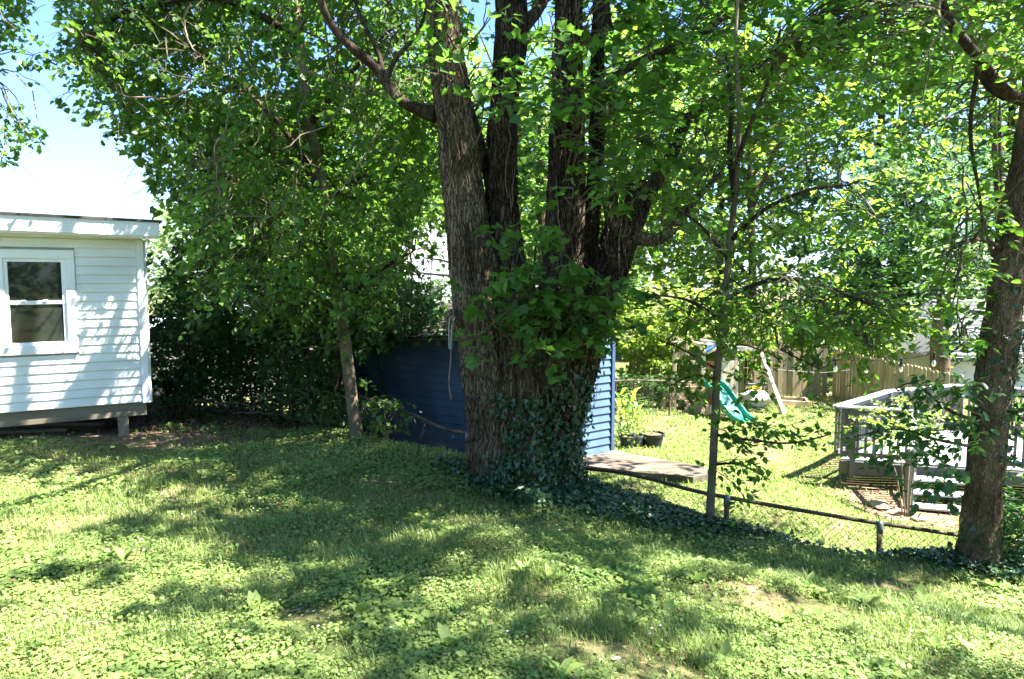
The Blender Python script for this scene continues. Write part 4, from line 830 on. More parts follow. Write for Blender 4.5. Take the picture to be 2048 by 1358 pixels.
# separate low sprays read against the bright lawn: single leaves are parts
def leafy(treeobj, pts, nleaf, size, shape='oval', mt='L_sap', name='leaf', r=.004, jit=.05):
    P = catmull(pts, 24); mb = MB(); mb.tube(P, np.linspace(r, r * .4, 24), 4); mb.build('twig', M['twig'], treeobj)
    S, faces = SH[shape]; me = LEAFME.get((shape, mt))
    if me is None:
        me = mesh_np('leaf', S, [np.array([f]) for f in faces], M[mt], [np.array([.45])] * len(faces)); LEAFME[(shape, mt)] = me
    o0 = org(treeobj)
    for i in range(nleaf):
        t = RNG.uniform(.12, 1) ** .8; p = P[int(t * 23)] + RNG.normal(0, jit, 3); T = nrm(P[min(23, int(t * 23) + 1)] - P[max(0, int(t * 23) - 1)])
        sd = np.cross(T, [0, 0, 1.0]) * (1 if i % 2 else -1); d = nrm(T * .5 + sd * .7 + RNG.normal(0, .3, 3) + np.array([0, 0, -.25])); n = np.array([0, 0, 1.0]) + RNG.normal(0, .4, 3)
        n = nrm(n - d * (n @ d)); x = np.cross(d, n); s = size * RNG.uniform(.7, 1.2)
        m4 = Matrix(((x[0], d[0], n[0], 0), (x[1], d[1], n[1], 0), (x[2], d[2], n[2], 0), (0, 0, 0, 1))) @ Matrix.Scale(s, 4)
        m4.translation = Vector(p - o0); link(name, me, treeobj, m4)
LEAFME = {}
LOW = [([(1432, 865), (1480, 885), (1530, 880)], 26), ([(1440, 880), (1520, 850), (1600, 880), (1660, 870)], 30), ([(1500, 880), (1580, 850), (1640, 830)], 12), ([(1430, 925), (1490, 920), (1540, 960)], 24), ([(1430, 940), (1470, 970), (1490, 1000)], 16), ([(1380, 690), (1400, 740), (1390, 790)], 22), ([(1420, 730), (1370, 750), (1350, 790)], 22), ([(1440, 690), (1500, 710), (1540, 720)], 24),
       ([(1440, 740), (1490, 760), (1500, 790)], 18), ([(1570, 690), (1600, 710), (1630, 745)], 14), ([(1700, 680), (1712, 730), (1730, 780)], 16), ([(1610, 680), (1620, 700), (1640, 745)], 12), ([(1440, 800), (1480, 830), (1490, 870)], 14)]
for q, n in LOW:
    Y = RNG.uniform(5.95, 6.3); leafy(sa.o, [at(u, v, Y) for u, v in q], n, .075)
def low_stuff(tree, paths, Y, dens, size, mt):
    S = []; D = []
    for q, n in paths:
        P = catmull([at(u, v, Y) for u, v in q], 20)
        for _ in range(int(n * dens)): i = RNG.integers(1, 19); S.append(P[i] + RNG.normal(0, .05, 3)); D.append(P[min(19, i + 1)] - P[i - 1] + RNG.normal(0, .06, 3))
    S = np.array(S); D = nrm(np.array(D)); P, d, n, sz, tn = sprays(S, D, np.full(len(S), .16), 6, size, .3, .5, .6)
    leaf_mesh('low_foliage', P, d, n, sz, 'oval', mt, tree.o, tint=tn)
low_stuff(sa, LOW, 6.15, .5, .07, M['L_sap'])
sa.done(M['twig'])

# ------------------------------------------------------------------ right-hand tree
b0 = at(1957, 1120, 5.95); b0[2] = ground(b0[0], b0[1]) - .05
rt = Tree('ivy_flecked_tree', 'reddish brown barked tree leaning right at the right edge', b0)
Pt = catmull([b0] + lp([(1958, 1090, 5.95), (1965, 1000, 5.95), (1974, 900, 5.95), (1984, 800, 5.95), (1997, 700, 5.95), (2010, 600, 5.95), (2024, 500, 5.95), (2040, 400, 5.95), (2058, 300, 5.95), (2074, 180, 5.95), (2085, 0, 6.0), (2110, -250, 6.1), (2140, -600, 6.3)]), 130)
Rt = catmull(np.array(lr([46, 38, 32, 31, 32, 32, 31, 30, 28, 26, 24, 20, 15, 8], 5.95))[:, None], 130)[:, 0]
mb = MB(); mb.tube(Pt, Rt, 48, ridge=ridged(.13, 16, 1.6, 33)); mb.build('trunk', M['bark2'], rt.o, smooth=True); rt.skeleton(Pt[40:], Rt[40:]); rsurf = mb.last
for q, r in (([(2070, 210, 5.95), (2010, 180, 5.8), (1960, 120, 5.7), (1900, 40, 5.6), (1870, -40, 5.5), (1780, -250, 5.4)], [14, 11, 10, 8, 6, 3]), ([(2060, 200, 5.95), (2000, 190, 6.0), (1960, 150, 6.1), (1945, 90, 6.2)], [8, 6, 5, 3]), ([(2010, 500, 5.95), (1960, 480, 5.7), (1900, 500, 5.5)], [5, 4, 2]), ([(1990, 700, 5.95), (1930, 690, 5.7), (1880, 720, 5.6)], [3, 2.5, 1.5]),
             ([(1975, 850, 5.95), (1900, 820, 5.7), (1830, 770, 5.6), (1790, 780, 5.6)], [4, 3, 2, 1]), ([(1970, 900, 5.95), (1880, 880, 5.7), (1790, 860, 5.6), (1690, 880, 5.5)], [4, 3, 2, 1]), ([(2085, 0, 6), (2300, -150, 5.5), (2600, -250, 5)], [12, 8, 3]), ([(2100, -150, 6), (1900, -450, 6), (1600, -700, 6.5)], [12, 8, 3]), ([(2100, -250, 6), (2300, -500, 7), (2500, -600, 8)], [10, 7, 3]), ([(1960, 120, 5.7), (1940, 260, 5.9), (1960, 400, 6.0), (1965, 470, 6.0)], [5, 4, 3, 2])):
    rt.limb(lp(q), lr(r, 5.8), M['bark4'], 7, 'limb', 22)
A = region([(1640, -60), (2250, -60), (2250, 560), (2040, 560), (1960, 420), (1860, 330), (1740, 230)], 330, 4.9, 8.0, .40, 27)
rt.crown(A, rdir(len(A)), RNG.uniform(.25, .5, len(A)), 17, .080, 'oval', M['L_sap'], M['twig'], maxcon=1.3)
A = region([(1880, 430), (2000, 400), (1990, 600), (1960, 700), (1900, 700), (1870, 600)], 40, 5.2, 6.0, .3, 28)
rt.crown(A, rdir(len(A)), RNG.uniform(.2, .4, len(A)), 12, .085, 'oval', M['L_sap'], M['twig'], cull=.3)
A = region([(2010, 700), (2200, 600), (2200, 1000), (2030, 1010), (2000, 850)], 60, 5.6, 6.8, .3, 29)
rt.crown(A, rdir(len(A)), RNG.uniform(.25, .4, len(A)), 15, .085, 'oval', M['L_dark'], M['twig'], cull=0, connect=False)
RLOW = [([(1880, 700), (1920, 700), (1960, 690)], 12), ([(1890, 760), (1850, 770), (1810, 765)], 22), ([(1960, 830), (1880, 800), (1800, 800)], 30), ([(1960, 840), (1900, 860), (1830, 850)], 34), ([(1900, 880), (1820, 880), (1750, 870)], 34), ([(1960, 880), (1920, 900), (1890, 935)], 24), ([(1860, 900), (1800, 920), (1760, 930)], 26),
             ([(1750, 880), (1710, 880), (1680, 870)], 14), ([(1930, 960), (1880, 970), (1830, 1005)], 30), ([(1900, 930), (1860, 920), (1820, 890)], 20), ([(1960, 780), (1930, 770), (1900, 800)], 20), ([(1940, 620), (1920, 640), (1900, 650)], 14)]
for q, n in RLOW:
    Y = RNG.uniform(5.4, 5.8); leafy(rt.o, [at(u, v, Y) for u, v in q], n, .085, 'oval', 'L_dark')
low_stuff(rt, RLOW, 5.6, .3, .075, M['L_dark'])
A = ell(560, (4.9, 5.0, 8.0), (4.4, 3.6, 3.6), .40, 39, .6); A = A[proj(A)[1] < -60]
rt.crown(A, rdir(len(A)), RNG.uniform(.6, 1.0, len(A)), 20, .15, 'oval', M['L_sap'], M['twig'], maxcon=3, r0=.014)
rt.done(M['twig'])
iv = thing('climbing_ivy', 'ivy leaves creeping up the reddish tree trunk at the right edge', 'ivy', b0 + np.array([0, -.25, 0]))
V_, N_ = rsurf; uu_, vv_ = proj(V_); k = (vv_ > 350) & (vv_ < 1140) & (N_[:, 1] < .5)
w = np.where(k, (fbm(V_, 3.0, 44) > .50) * (.35 + 1.2 * (N_[:, 0] > .35)) + (vv_ > 1040) * .7, 0); pk = RNG.choice(len(V_), 900, p=w / w.sum())
P = V_[pk] + N_[pk] * RNG.uniform(.004, .04, (900, 1)) + RNG.normal(0, .02, (900, 3))
leaf_mesh('ivy_leaves', P, np.array([0, 0, -1.0]) + RNG.normal(0, .6, P.shape), N_[pk] + RNG.normal(0, .4, P.shape), RNG.uniform(.03, .065, 900), 'ivy', M['L_ivy'], iv)

# an off-frame tree on the right that shades the lawn, and the one whose twigs hang in at the upper left
ot = Tree('shade_tree', 'broad tree standing just outside the frame on the right', (7.9, 1.2, ground(7.9, 1.2)))
ot.limb([(7.9, 1.2, -.9), (7.9, 1.2, 2), (7.8, 1.3, 5), (7.7, 1.5, 8), (7.5, 2, 11)], [.24, .19, .16, .1, .04], M['bark2'], 10, 'trunk')
for q in ([(7.8, 1.3, 4.5), (6, 1.6, 6), (4.6, 2.2, 7)], [(7.8, 1.4, 6), (6.5, .8, 7.5), (6, .3, 8)], [(7.8, 1.4, 6), (8, 3.5, 7.5), (8.5, 5.2, 8.4)]): ot.limb(q, [.08, .05, .02], M['bark2'], 7)
A = ell(560, (7.2, 2.6, 8.2), (3.8, 3.6, 3.4), .40, 49, .6); A = A[proj(A)[1] < -60]
ot.crown(A, rdir(len(A)), RNG.uniform(.6, 1.0, len(A)), 20, .15, 'oval', M['L_sap'], M['twig'], maxcon=2.5, r0=.014); ot.done(M['twig'])
ul = Tree('drooping_maple', 'small leaved maple twigs hanging in at the upper left corner', (-9.5, 7.5, -.1))
ul.limb([(-9.5, 7.5, -.2), (-9.4, 7.5, 3), (-9.2, 7.4, 6.5), (-9, 7.4, 8.5)], [.22, .17, .12, .05], M['bark3'], 10, 'trunk')
for q in ([(-9.3, 7.5, 5.0), (-7.5, 7.6, 4.9), (-6.0, 7.7, 4.3), (-5.6, 7.7, 3.8)], [(-9.2, 7.4, 6.5), (-7, 7.4, 6.1), (-5.4, 7.3, 5.2)], [(-9.3, 7.5, 5.6), (-7.4, 7.4, 5.6), (-5.9, 7.3, 4.9), (-5.3, 7.3, 4.55)]): ul.limb(q, [.06, .03, .015, .006][:len(q)], M['bark3'], 6, 'limb', 18)
A = region([(-200, -200), (80, -100), (60, 10), (80, 120), (50, 180), (85, 250), (30, 320), (-10, 370), (-200, 380)], 260, 6.9, 8.2, .34, 55, 1.6)
ul.crown(A, rdir(len(A), np.array([.2, 0, -.35])), RNG.uniform(.2, .4, len(A)), 22, .060, 'maple', M['L_sap'], M['twig'], droop=.5, maxcon=1.5, cull=0)
A = ell(150, (-8.8, 7.6, 7.6), (2.8, 2.6, 2.2), .4, 57, .7); A = A[proj(A)[0] < -40]
ul.crown(A, rdir(len(A)), RNG.uniform(.5, .9, len(A)), 18, .12, 'maple', M['L_sap'], M['twig'], maxcon=2.0, cull=.5); ul.done(M['twig'])

# ------------------------------------------------------------------ background trees, shrubs
def bgtree(name, label, poly, Y, n, k, size, mt, base_u, tr=.16, shape='oval', thr=.36, seed=0, dY=2.0, trunk_top=200, group='trees beyond the yards', L=(.5, 1.0), hi=None, cat='tree', cull=0.8):
    b = at(base_u, 700, Y); b[2] = ground(b[0], b[1]) - .1
    t = Tree(name, label, b, group, cat)
    top = at(base_u, trunk_top, Y)
    t.limb([b, b * .6 + top * .4 + [.1, 0, 0], b * .2 + top * .8, top], [tr, tr * .8, tr * .5, tr * .15], M['bark4'], 8, 'trunk', 16)
    A = region(poly, int(n * 1.45), Y - dY, Y + dY, thr - .04, seed, .5)
    t.crown(A, rdir(len(A)), RNG.uniform(L[0], L[1], len(A)), k, size, shape, mt, M['twig'], connect=False, cull=cull)
    for j in range(5):
        q = A[RNG.integers(len(A))]; s0 = b + (top - b) * RNG.uniform(.4, .8); t.limb([s0, (s0 + q) / 2 + [0, 0, .3], q], [tr * .4, tr * .25, tr * .08], M['bark4'], 5, 'limb', 10)
    t.done(M['twig']); return t
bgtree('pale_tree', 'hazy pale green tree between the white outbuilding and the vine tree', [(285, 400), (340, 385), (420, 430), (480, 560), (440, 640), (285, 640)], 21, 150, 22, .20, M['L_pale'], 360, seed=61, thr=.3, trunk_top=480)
bgtree('far_tree', 'leafy green tree filling the gap left of the maple', [(430, 200), (900, 150), (920, 430), (830, 470), (760, 560), (460, 560), (400, 430)], 17, 340, 20, .18, M['L_far'], 560, seed=62, thr=.34)
bgtree('far_tree', 'sunlit tree showing between the maple stems', [(820, 60), (1240, 60), (1420, 200), (1420, 520), (1240, 560), (1060, 560), (830, 440)], 19, 360, 20, .19, M['L_far'], 1080, seed=63, thr=.40)
bgtree('far_tree', 'tall bright green tree behind the sapling crown', [(1240, 80), (1760, 60), (1800, 420), (1700, 560), (1500, 600), (1260, 600)], 21, 440, 20, .22, M['L_bright'], 1500, seed=64, thr=.40)
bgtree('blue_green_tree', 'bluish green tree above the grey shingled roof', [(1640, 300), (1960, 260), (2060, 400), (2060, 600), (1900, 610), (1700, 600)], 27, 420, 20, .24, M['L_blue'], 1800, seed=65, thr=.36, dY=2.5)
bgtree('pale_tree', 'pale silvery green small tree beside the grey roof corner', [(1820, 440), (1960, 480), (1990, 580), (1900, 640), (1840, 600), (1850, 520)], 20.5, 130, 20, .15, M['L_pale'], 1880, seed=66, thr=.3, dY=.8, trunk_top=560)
bgtree('far_tree', 'yellow green tree top right behind the ivy flecked trunk', [(1680, -60), (2200, -60), (2200, 420), (1960, 420), (1700, 330)], 18, 300, 20, .19, M['L_bright'], 2000, seed=67, thr=.42)
bgtree('dark_tree', 'dark evergreen mass above the privacy fence', [(1640, 470), (1880, 440), (1880, 680), (1840, 700), (1640, 690)], 25, 300, 22, .22, M['L_dark'], 1760, seed=68, thr=.3, dY=1.2, trunk_top=500)
bgtree('far_tree', 'distant tree rising behind the shed roof', [(840, 380), (1240, 380), (1260, 640), (1130, 650), (1000, 620), (920, 480)], 22, 240, 20, .22, M['L_far'], 1150, seed=69, thr=.36)
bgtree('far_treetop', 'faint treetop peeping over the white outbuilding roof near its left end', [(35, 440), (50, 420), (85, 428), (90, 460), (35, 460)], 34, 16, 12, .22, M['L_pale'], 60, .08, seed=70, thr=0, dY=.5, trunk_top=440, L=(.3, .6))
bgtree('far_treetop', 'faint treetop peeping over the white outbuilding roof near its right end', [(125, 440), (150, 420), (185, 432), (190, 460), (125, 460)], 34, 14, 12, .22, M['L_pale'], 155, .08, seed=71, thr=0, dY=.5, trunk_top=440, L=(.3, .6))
# tall bank of trees that closes the view on both sides
for i, (x, y, h, mt_, lab) in enumerate(((-9, 31, 7.5, 'L_far', 'tall tree far behind the grey garage'), (-2.5, 33, 12, 'L_far', 'tall tree glimpsed between vine tree and maple'), (4, 33, 14, 'L_bright', 'tall tree far behind the playset'), (10, 34, 17, 'L_far', 'tall tree behind the privacy fence corner'), (16.5, 32, 17, 'L_blue', 'tall bluish tree left of the grey roofed house'), (23, 33, 17, 'L_far', 'tall tree behind the grey roofed house'), (30, 33, 17, 'L_far', 'tall tree at the far right beyond the grey roof'), (-5, 40, 7.5, 'L_far', 'low tree on the skyline behind the garage'))):
    t = Tree('tall_tree', lab, (x, y, ground(x, y)), 'tall trees closing the view'); t.limb([(x, y, -3), (x, y, 3), (x, y, h)], [.3, .22, .05], M['bark4'], 8, 'trunk', 12)
    A = ell(780, (x, y, h * .42), (4.8, 2.4, h * .60), .12, 80 + i, .4, .1); t.crown(A, rdir(len(A)), RNG.uniform(.8, 1.5, len(A)), 16, .34, 'oval', M[mt_], M['twig'], connect=False, cull=0); t.done(M['twig'])
for i, (x, y, h, lab) in enumerate(((-7, -6, 8, 'tree standing behind the photographer far left'), (0.5, -10, 9, 'tree standing straight behind the photographer'), (16, -4, 9, 'tree standing behind and furthest right of the photographer'), (-2, -8, 8, 'tree standing behind the photographer to the left'), (4.5, -9, 9, 'tree standing behind the photographer to the right'), (11, -7, 9, 'tree standing behind and far right of the photographer'))):
    t = Tree('yard_tree', lab, (x, y, ground(x, y)), 'trees behind the photographer'); t.limb([(x, y, -.2), (x, y, 3), (x, y, h)], [.25, .18, .05], M['bark2'], 8, 'trunk', 12)
    A = ell(420, (x, y, h * .42), (3.8, 2.0, h * .48), .15, 180 + i, .4, .1); t.crown(A, rdir(len(A)), RNG.uniform(.8, 1.3, len(A)), 16, .24, 'oval', M['L_sap'], M['twig'], connect=False, cull=.95); t.done(M['twig'])
# ivy-wrapped trunk by the grey house
b = at(1882, 720, 20); b[2] = ground(b[0], b[1]); t = Tree('ivy_wrapped_trunk', 'short trunk wrapped in golden ivy at the grey roof corner', b)
P_, r_ = t.limb([b] + lp([(1880, 700, 20), (1882, 650, 20), (1888, 625, 20)]), [.28, .26, .24, .2], M['bark2'], 10, 'trunk', 14); t.limb(lp([(1880, 640, 20), (1868, 622, 20), (1858, 618, 20)]), [.1, .07, .04], M['bark2'], 6, 'limb', 8)
q = P_[RNG.integers(0, len(P_), 420)] + nrm(RNG.normal(0, 1, (420, 3)) * [1, 1, .1]) * .27; leaf_mesh('ivy_leaves', q, RNG.normal(0, 1, q.shape), RNG.normal(0, 1, q.shape), .09, 'ivy', M['L_bright'], t.o)

def shrub(name, label, poly, Y, dY, n, k, size, mt, shape='oval', seed=0, stems=9, base=None, cull=0, L=(.25, .5), thr=.3, group=None, droop=.3, ns=1.4):
    cu = sum(p[0] for p in poly) / len(poly); b = at(cu, 800, Y); b[2] = ground(b[0], b[1])
    t = Tree(name, label, b, group, 'shrub'); A = region(poly, n, Y - dY, Y + dY, thr, seed, ns)
    gg = gz(A[:, 0], A[:, 1]); A = A[A[:, 2] > gg + .02]
    for j in range(stems):
        q = A[RNG.integers(len(A))]; f = np.array([b[0] * .5 + q[0] * .5, q[1], 0]); f[2] = ground(f[0], f[1]) - .03
        t.limb([f, f * .5 + q * .5 + RNG.normal(0, .08, 3), q], [.016, .011, .005], M['bark4'], 5, 'stem', 10)
    t.crown(A, rdir(len(A)), RNG.uniform(L[0], L[1], len(A)), k, size, shape, mt, M['twig'], connect=True, name='foliage', cull=cull, maxcon=1.0, droop=droop); t.done(M['twig']); return t
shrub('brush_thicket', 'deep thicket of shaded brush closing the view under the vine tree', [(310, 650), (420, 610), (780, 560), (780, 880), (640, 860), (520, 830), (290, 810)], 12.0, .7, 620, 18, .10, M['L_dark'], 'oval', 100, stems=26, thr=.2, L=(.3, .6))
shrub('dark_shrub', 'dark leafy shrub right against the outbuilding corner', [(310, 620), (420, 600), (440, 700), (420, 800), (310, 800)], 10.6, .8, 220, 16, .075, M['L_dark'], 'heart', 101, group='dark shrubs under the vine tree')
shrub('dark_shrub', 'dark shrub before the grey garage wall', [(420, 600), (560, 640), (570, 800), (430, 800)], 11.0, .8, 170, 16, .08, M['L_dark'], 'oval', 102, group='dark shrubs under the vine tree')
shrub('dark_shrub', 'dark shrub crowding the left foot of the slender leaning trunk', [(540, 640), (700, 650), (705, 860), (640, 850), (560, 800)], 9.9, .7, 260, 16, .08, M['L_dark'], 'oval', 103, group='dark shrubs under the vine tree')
shrub('vine_shrub', 'heart leaved young shrub between leaning trunk and blue shed', [(722, 760), (780, 790), (830, 830), (760, 880), (722, 880)], 8.9, .3, 26, 12, .07, M['L_vine'], 'heart', 104)
shrub('roof_shrub', 'feathery green growth lying on the blue shed roof', [(700, 560), (900, 560), (905, 650), (860, 668), (720, 660)], 11.2, .6, 210, 18, .075, M['L_dark'], 'oval', 105, cull=0, stems=5)
shrub('hedge', 'sunlit bright hedge behind the playset and corn', [(1225, 600), (1470, 590), (1540, 640), (1540, 700), (1340, 760), (1330, 780), (1225, 780)], 19.5, 1.0, 520, 18, .13, M['L_bright'], 'heart', 106, thr=.25, L=(.3, .6), ns=.8)
shrub('hedge', 'sunny shrubs rising behind the privacy fence', [(1480, 620), (1700, 600), (1830, 620), (1830, 705), (1480, 705)], 22.6, .6, 260, 18, .15, M['L_bright'], 'heart', 107, thr=.25, L=(.3, .6), ns=.8)
shrub('dark_shrub', 'dark hedge base behind the small wire fence by the shed', [(1230, 740), (1345, 760), (1340, 830), (1230, 840)], 17.5, .5, 110, 16, .10, M['L_dark'], 'oval', 108, group='dark shrubs under the vine tree')
sh = shrub('deck_shrub', 'bright green bush with pale stems growing before the deck', [(1720, 830), (1790, 795), (1870, 800), (1880, 850), (1840, 900), (1740, 890), (1720, 860)], 10.5, .5, 70, 14, .065, M['L_bright'], 'oval', 109, stems=0, thr=.2)
for (a, bb) in (((1812, 990), (1795, 880)), ((1815, 990), (1820, 880)), ((1818, 990), (1838, 890)), ((1808, 990), (1780, 920))):
    p = at(a[0], a[1], 10.5); p[2] = ground(p[0], p[1]) - .02; sh.limb([p, at((a[0] + bb[0]) / 2, (a[1] + bb[1]) / 2, 10.5), at(bb[0], bb[1], 10.5)], [.013, .011, .008], M['deadwood'], 6, 'stem', 10)
shrub('dark_shrub', 'low dark weeds behind the right tree foot', [(2005, 1010), (2120, 1000), (2120, 1130), (2010, 1130)], 6.2, .3, 60, 14, .08, M['L_dark'], 'heart', 110, group='dark shrubs under the vine tree', stems=4)

# ------------------------------------------------------------------ grey garage wall behind the brush, white houses behind
gw = thing('grey_garage', 'low grey block garage wall hidden behind the dark brush', 'garage', tuple(at(480, 800, 14)[:2]) + (-.8,))
a0 = at(300, 640, 13.0); a1 = at(700, 660, 15.0); zt = at(500, 652, 14)[2]
mb = MB(); dd = nrm(a1 - a0); nn = np.array([dd[1], -dd[0], 0]); pl = [a0[:2] - dd[:2] * 1.5, a1[:2] + dd[:2] * .8, (a1 - nn * 3)[:2] + dd[:2] * .8, (a0 - nn * 3)[:2] - dd[:2] * 1.5]; mb.prism(pl, -1.2, zt); mb.build('wall', M['greywall'], gw)
mb = MB(); pl = [(a0 + nn * .1)[:2] - dd[:2] * 1.6, (a1 + nn * .1)[:2] + dd[:2] * .9, (a1 - nn * 3.1)[:2] + dd[:2] * .9, (a0 - nn * 3.1)[:2] - dd[:2] * 1.6]; mb.prism(pl, zt + .002, zt + .07); mb.build('roof_cap', M['trim'], gw)
def house(name, label, uL, uR, vE, vR, Y, run, wallm, roofm, ncourse=12, hipL=0, hipR=0):
    p0 = at(uL, vE, Y); p1 = at(uR, vE, Y); ze = p0[2]; zr = at((uL + uR) / 2, vR, Y + run)[2]; X0, X1 = p0[0], p1[0]
    h = thing(name, label, 'house', ((X0 + X1) / 2, Y, -1.8)); mb = MB(); mb.prism([(X0 + .4, Y + .4), (X1 - .4, Y + .4), (X1 - .4, Y + 2 * run - .4), (X0 + .4, Y + 2 * run - .4)], -3.0, ze); mb.build('wall', wallm, h)
    for j in range(ncourse):
        t0 = j / ncourse; t1 = (j + 1) / ncourse
        V = [(X0 + hipL * t0, Y + run * t0, ze + (zr - ze) * t0 + .05), (X1 - hipR * t0, Y + run * t0, ze + (zr - ze) * t0 + .05), (X1 - hipR * t1, Y + run * t1, ze + (zr - ze) * t1 + .02), (X0 + hipL * t1, Y + run * t1, ze + (zr - ze) * t1 + .02),
             (X0 + hipL * t0, Y + run * t0, ze + (zr - ze) * t0 - .0), (X1 - hipR * t0, Y + run * t0, ze + (zr - ze) * t0 - .0)]
        mb = MB(); mb.add(V, [np.array([[0, 1, 2, 3], [4, 5, 1, 0]])]); mb.build('shingle_course', roofm, h)
    mb = MB(); B0 = (X0 + hipL, Y + run, zr + .01); B1 = (X1 - hipR, Y + run, zr + .01)
    mb.add([(X0, Y, ze), (X1, Y, ze), B1, B0, (X0, Y + 2 * run, ze), (X1, Y + 2 * run, ze)], [np.array([[3, 2, 5, 4]]), np.array([[0, 3, 4]]), np.array([[1, 5, 2]]), np.array([[0, 4, 5, 1]])]); mb.build('roof', roofm, h)
    mb = MB(); mb.box(((X0 + X1) / 2, Y - .04, ze - .06), (X1 - X0 + .05, .1, .13), None, .01); mb.build('gutter', M['gutter'] if roofm == M['greyroof'] else M['trim'], h)
    return h
house('grey_roofed_house', 'white walled house with grey shingle roof at the right edge', 1872, 2600, 714, 600, 20.5, 4.0, M['stucco'], M['greyroof'], 16, hipL=2.2, hipR=2.0)
house('pale_roofed_house', 'house with a pale roof glimpsed left of the maple trunk', 780, 960, 610, 430, 24, 5, M['stucco'], M['paleroof'], 14)
house('white_gabled_house', 'white house glimpsed behind the pale tree at the left', 310, 520, 640, 545, 27, 4, M['stucco'], M['paleroof'], 8, hipL=1.5)

# ------------------------------------------------------------------ chain link fence along the crest
fn = [(560, 760, 11.2), (660, 775, 10.3), (790, 815, 9.1), (890, 858, 8.25), (940, 868, 7.95), (1060, 905, 7.65), (1160, 934, 7.45), (1230, 943, 7.3), (1300, 958, 7.15), (1400, 985, 7.0), (1520, 1007, 6.9), (1640, 1027, 6.8), (1757, 1046, 6.72), (1915, 1070, 6.65), (2060, 1088, 6.6), (2300, 1110, 6.6)]
FP = catmull([at(*q) for q in fn], 160); FP[:, 2] += .012 * (vnoise(FP, 2, 95) - .5)
fe = thing('chain_link_fence', 'rusty chain link fence with dark pipe rail along the yard crest', 'fence', tuple(FP[80]) )
mb = MB(); mb.tube(FP, .021, 8); mb.build('top_rail', M['rust'], fe, smooth=True)
cum = np.r_[0, np.cumsum(np.linalg.norm(np.diff(FP[:, :2], axis=0), axis=1))]
def fpt(s, dz): return np.stack([np.interp(s, cum, FP[:, 0]), np.interp(s, cum, FP[:, 1]), np.interp(s, cum, FP[:, 2]) - dz], -1)
HF = 1.05; dia = .075
nW = int(cum[-1] / dia)
Aa = []; Bb = []
for i in range(-14, nW + 14):
    for sg in (1, -1):
        s0 = i * dia; s1 = s0 + sg * HF * .95
        lo, hi = 0.0, 1.0
        ts = np.linspace(0, 1, 8); ss = s0 + (s1 - s0) * ts; ok = (ss >= 0) & (ss <= cum[-1])
        if ok.sum() < 2: continue
        P = fpt(ss[ok], HF * ts[ok]); Aa += list(P[:-1]); Bb += list(P[1:])
mb = MB(); Aa = np.array(Aa); Bb = np.array(Bb); twig_batch(mb, Aa, Bb, .0022, .0022, 0, 0.0, 3, 2); o = mb.build('wire_mesh', M['wire'], fe); o['kind'] = 'stuff'
def s_at(u):
    uu2, _ = proj(FP); return float(np.interp(u, uu2, cum))
for u in (560, 935, 1160, 1452, 1757, 2110):
    s = s_at(u); p = fpt(np.array(s), 0.0); p = p + np.array([0, -.03, 0]); zg = ground(p[0], p[1]) - .1
    mb = MB(); mb.tube([(p[0], p[1], min(zg, p[2] - .9)), (p[0], p[1], p[2] - .02)], .026, 10); po = mb.build('fence_post', M['rust'], fe, smooth=True)
    mb = MB(); mb.lathe((p[0], p[1], p[2] - .04), [(.001, .075), (.018, .07), (.03, .05), (.032, 0), (.032, -.05), (.027, -.05)], 12); mb.box((p[0], p[1] + .02, p[2] + .0), (.06, .05, .05), None, .008); mb.build('post_cap', M['galv'], po, smooth=True)
# small wire fence far behind by the shed
sf = thing('wire_fence', 'short rusty wire fence before the hedge beside the blue shed', 'fence', tuple(at(1280, 820, 16.5)))
mb = MB(); mb.tube([at(1225, 762, 16.3), at(1270, 760, 16.5), at(1345, 762, 16.8)], .018, 6); mb.build('top_rail', M['rust'], sf)
for u in (1268, 1232, 1340):
    mb = MB(); q = at(u, 760, 16.5); mb.tube([(q[0], q[1], ground(q[0], q[1]) - .1), q], .024, 6); mb.build('fence_post', M['rust'], sf)
mb = MB(); Aa = []; Bb = []
for i in range(22):
    for sg in (1, -1):
        x = -.1 + i * .07; a = at(1225, 762, 16.4) + [i * .075, 0, 0]; bq = a + [sg * .7, 0, -.9]; Aa.append(a); Bb.append(bq)
twig_batch(mb, np.array(Aa), np.array(Bb), .003, .003, 0, 0, 3, 2); o = mb.build('wire_mesh', M['wire'], sf); o['kind'] = 'stuff'

# ------------------------------------------------------------------ privacy fences
def picket_mesh(w, h, mt, nm='picket'):
    mb = MB(); t = .018; c = .035; prof = [(-w / 2, 0), (w / 2, 0), (w / 2, h - c), (w / 2 - c, h), (-w / 2 + c, h), (-w / 2, h - c)]
    V = [(x, -t / 2, z) for x, z in prof] + [(x, t / 2, z) for x, z in prof]; n = 6
    mb.add(V, [np.array([[i, (i + 1) % n, n + (i + 1) % n, n + i] for i in range(n)])[:, ::-1], np.arange(n)[None], (np.arange(n) + n)[::-1][None]])
    return mesh_np(nm, np.concatenate(mb.v), [np.concatenate(a) for a in mb.f.values()], mt)
M['picket4'] = mat('fence_wood_mid', (0.41, 0.33, 0.20), (0.33, 0.26, 0.15), 0.85, 7, (1, 1, 0.12), 0.2)
PK = [picket_mesh(.136, 1.62, M['picket']), picket_mesh(.134, 1.60, M['picket2']), picket_mesh(.138, 1.63, M['picket4']), picket_mesh(.138, 1.6, M['picket3'])]
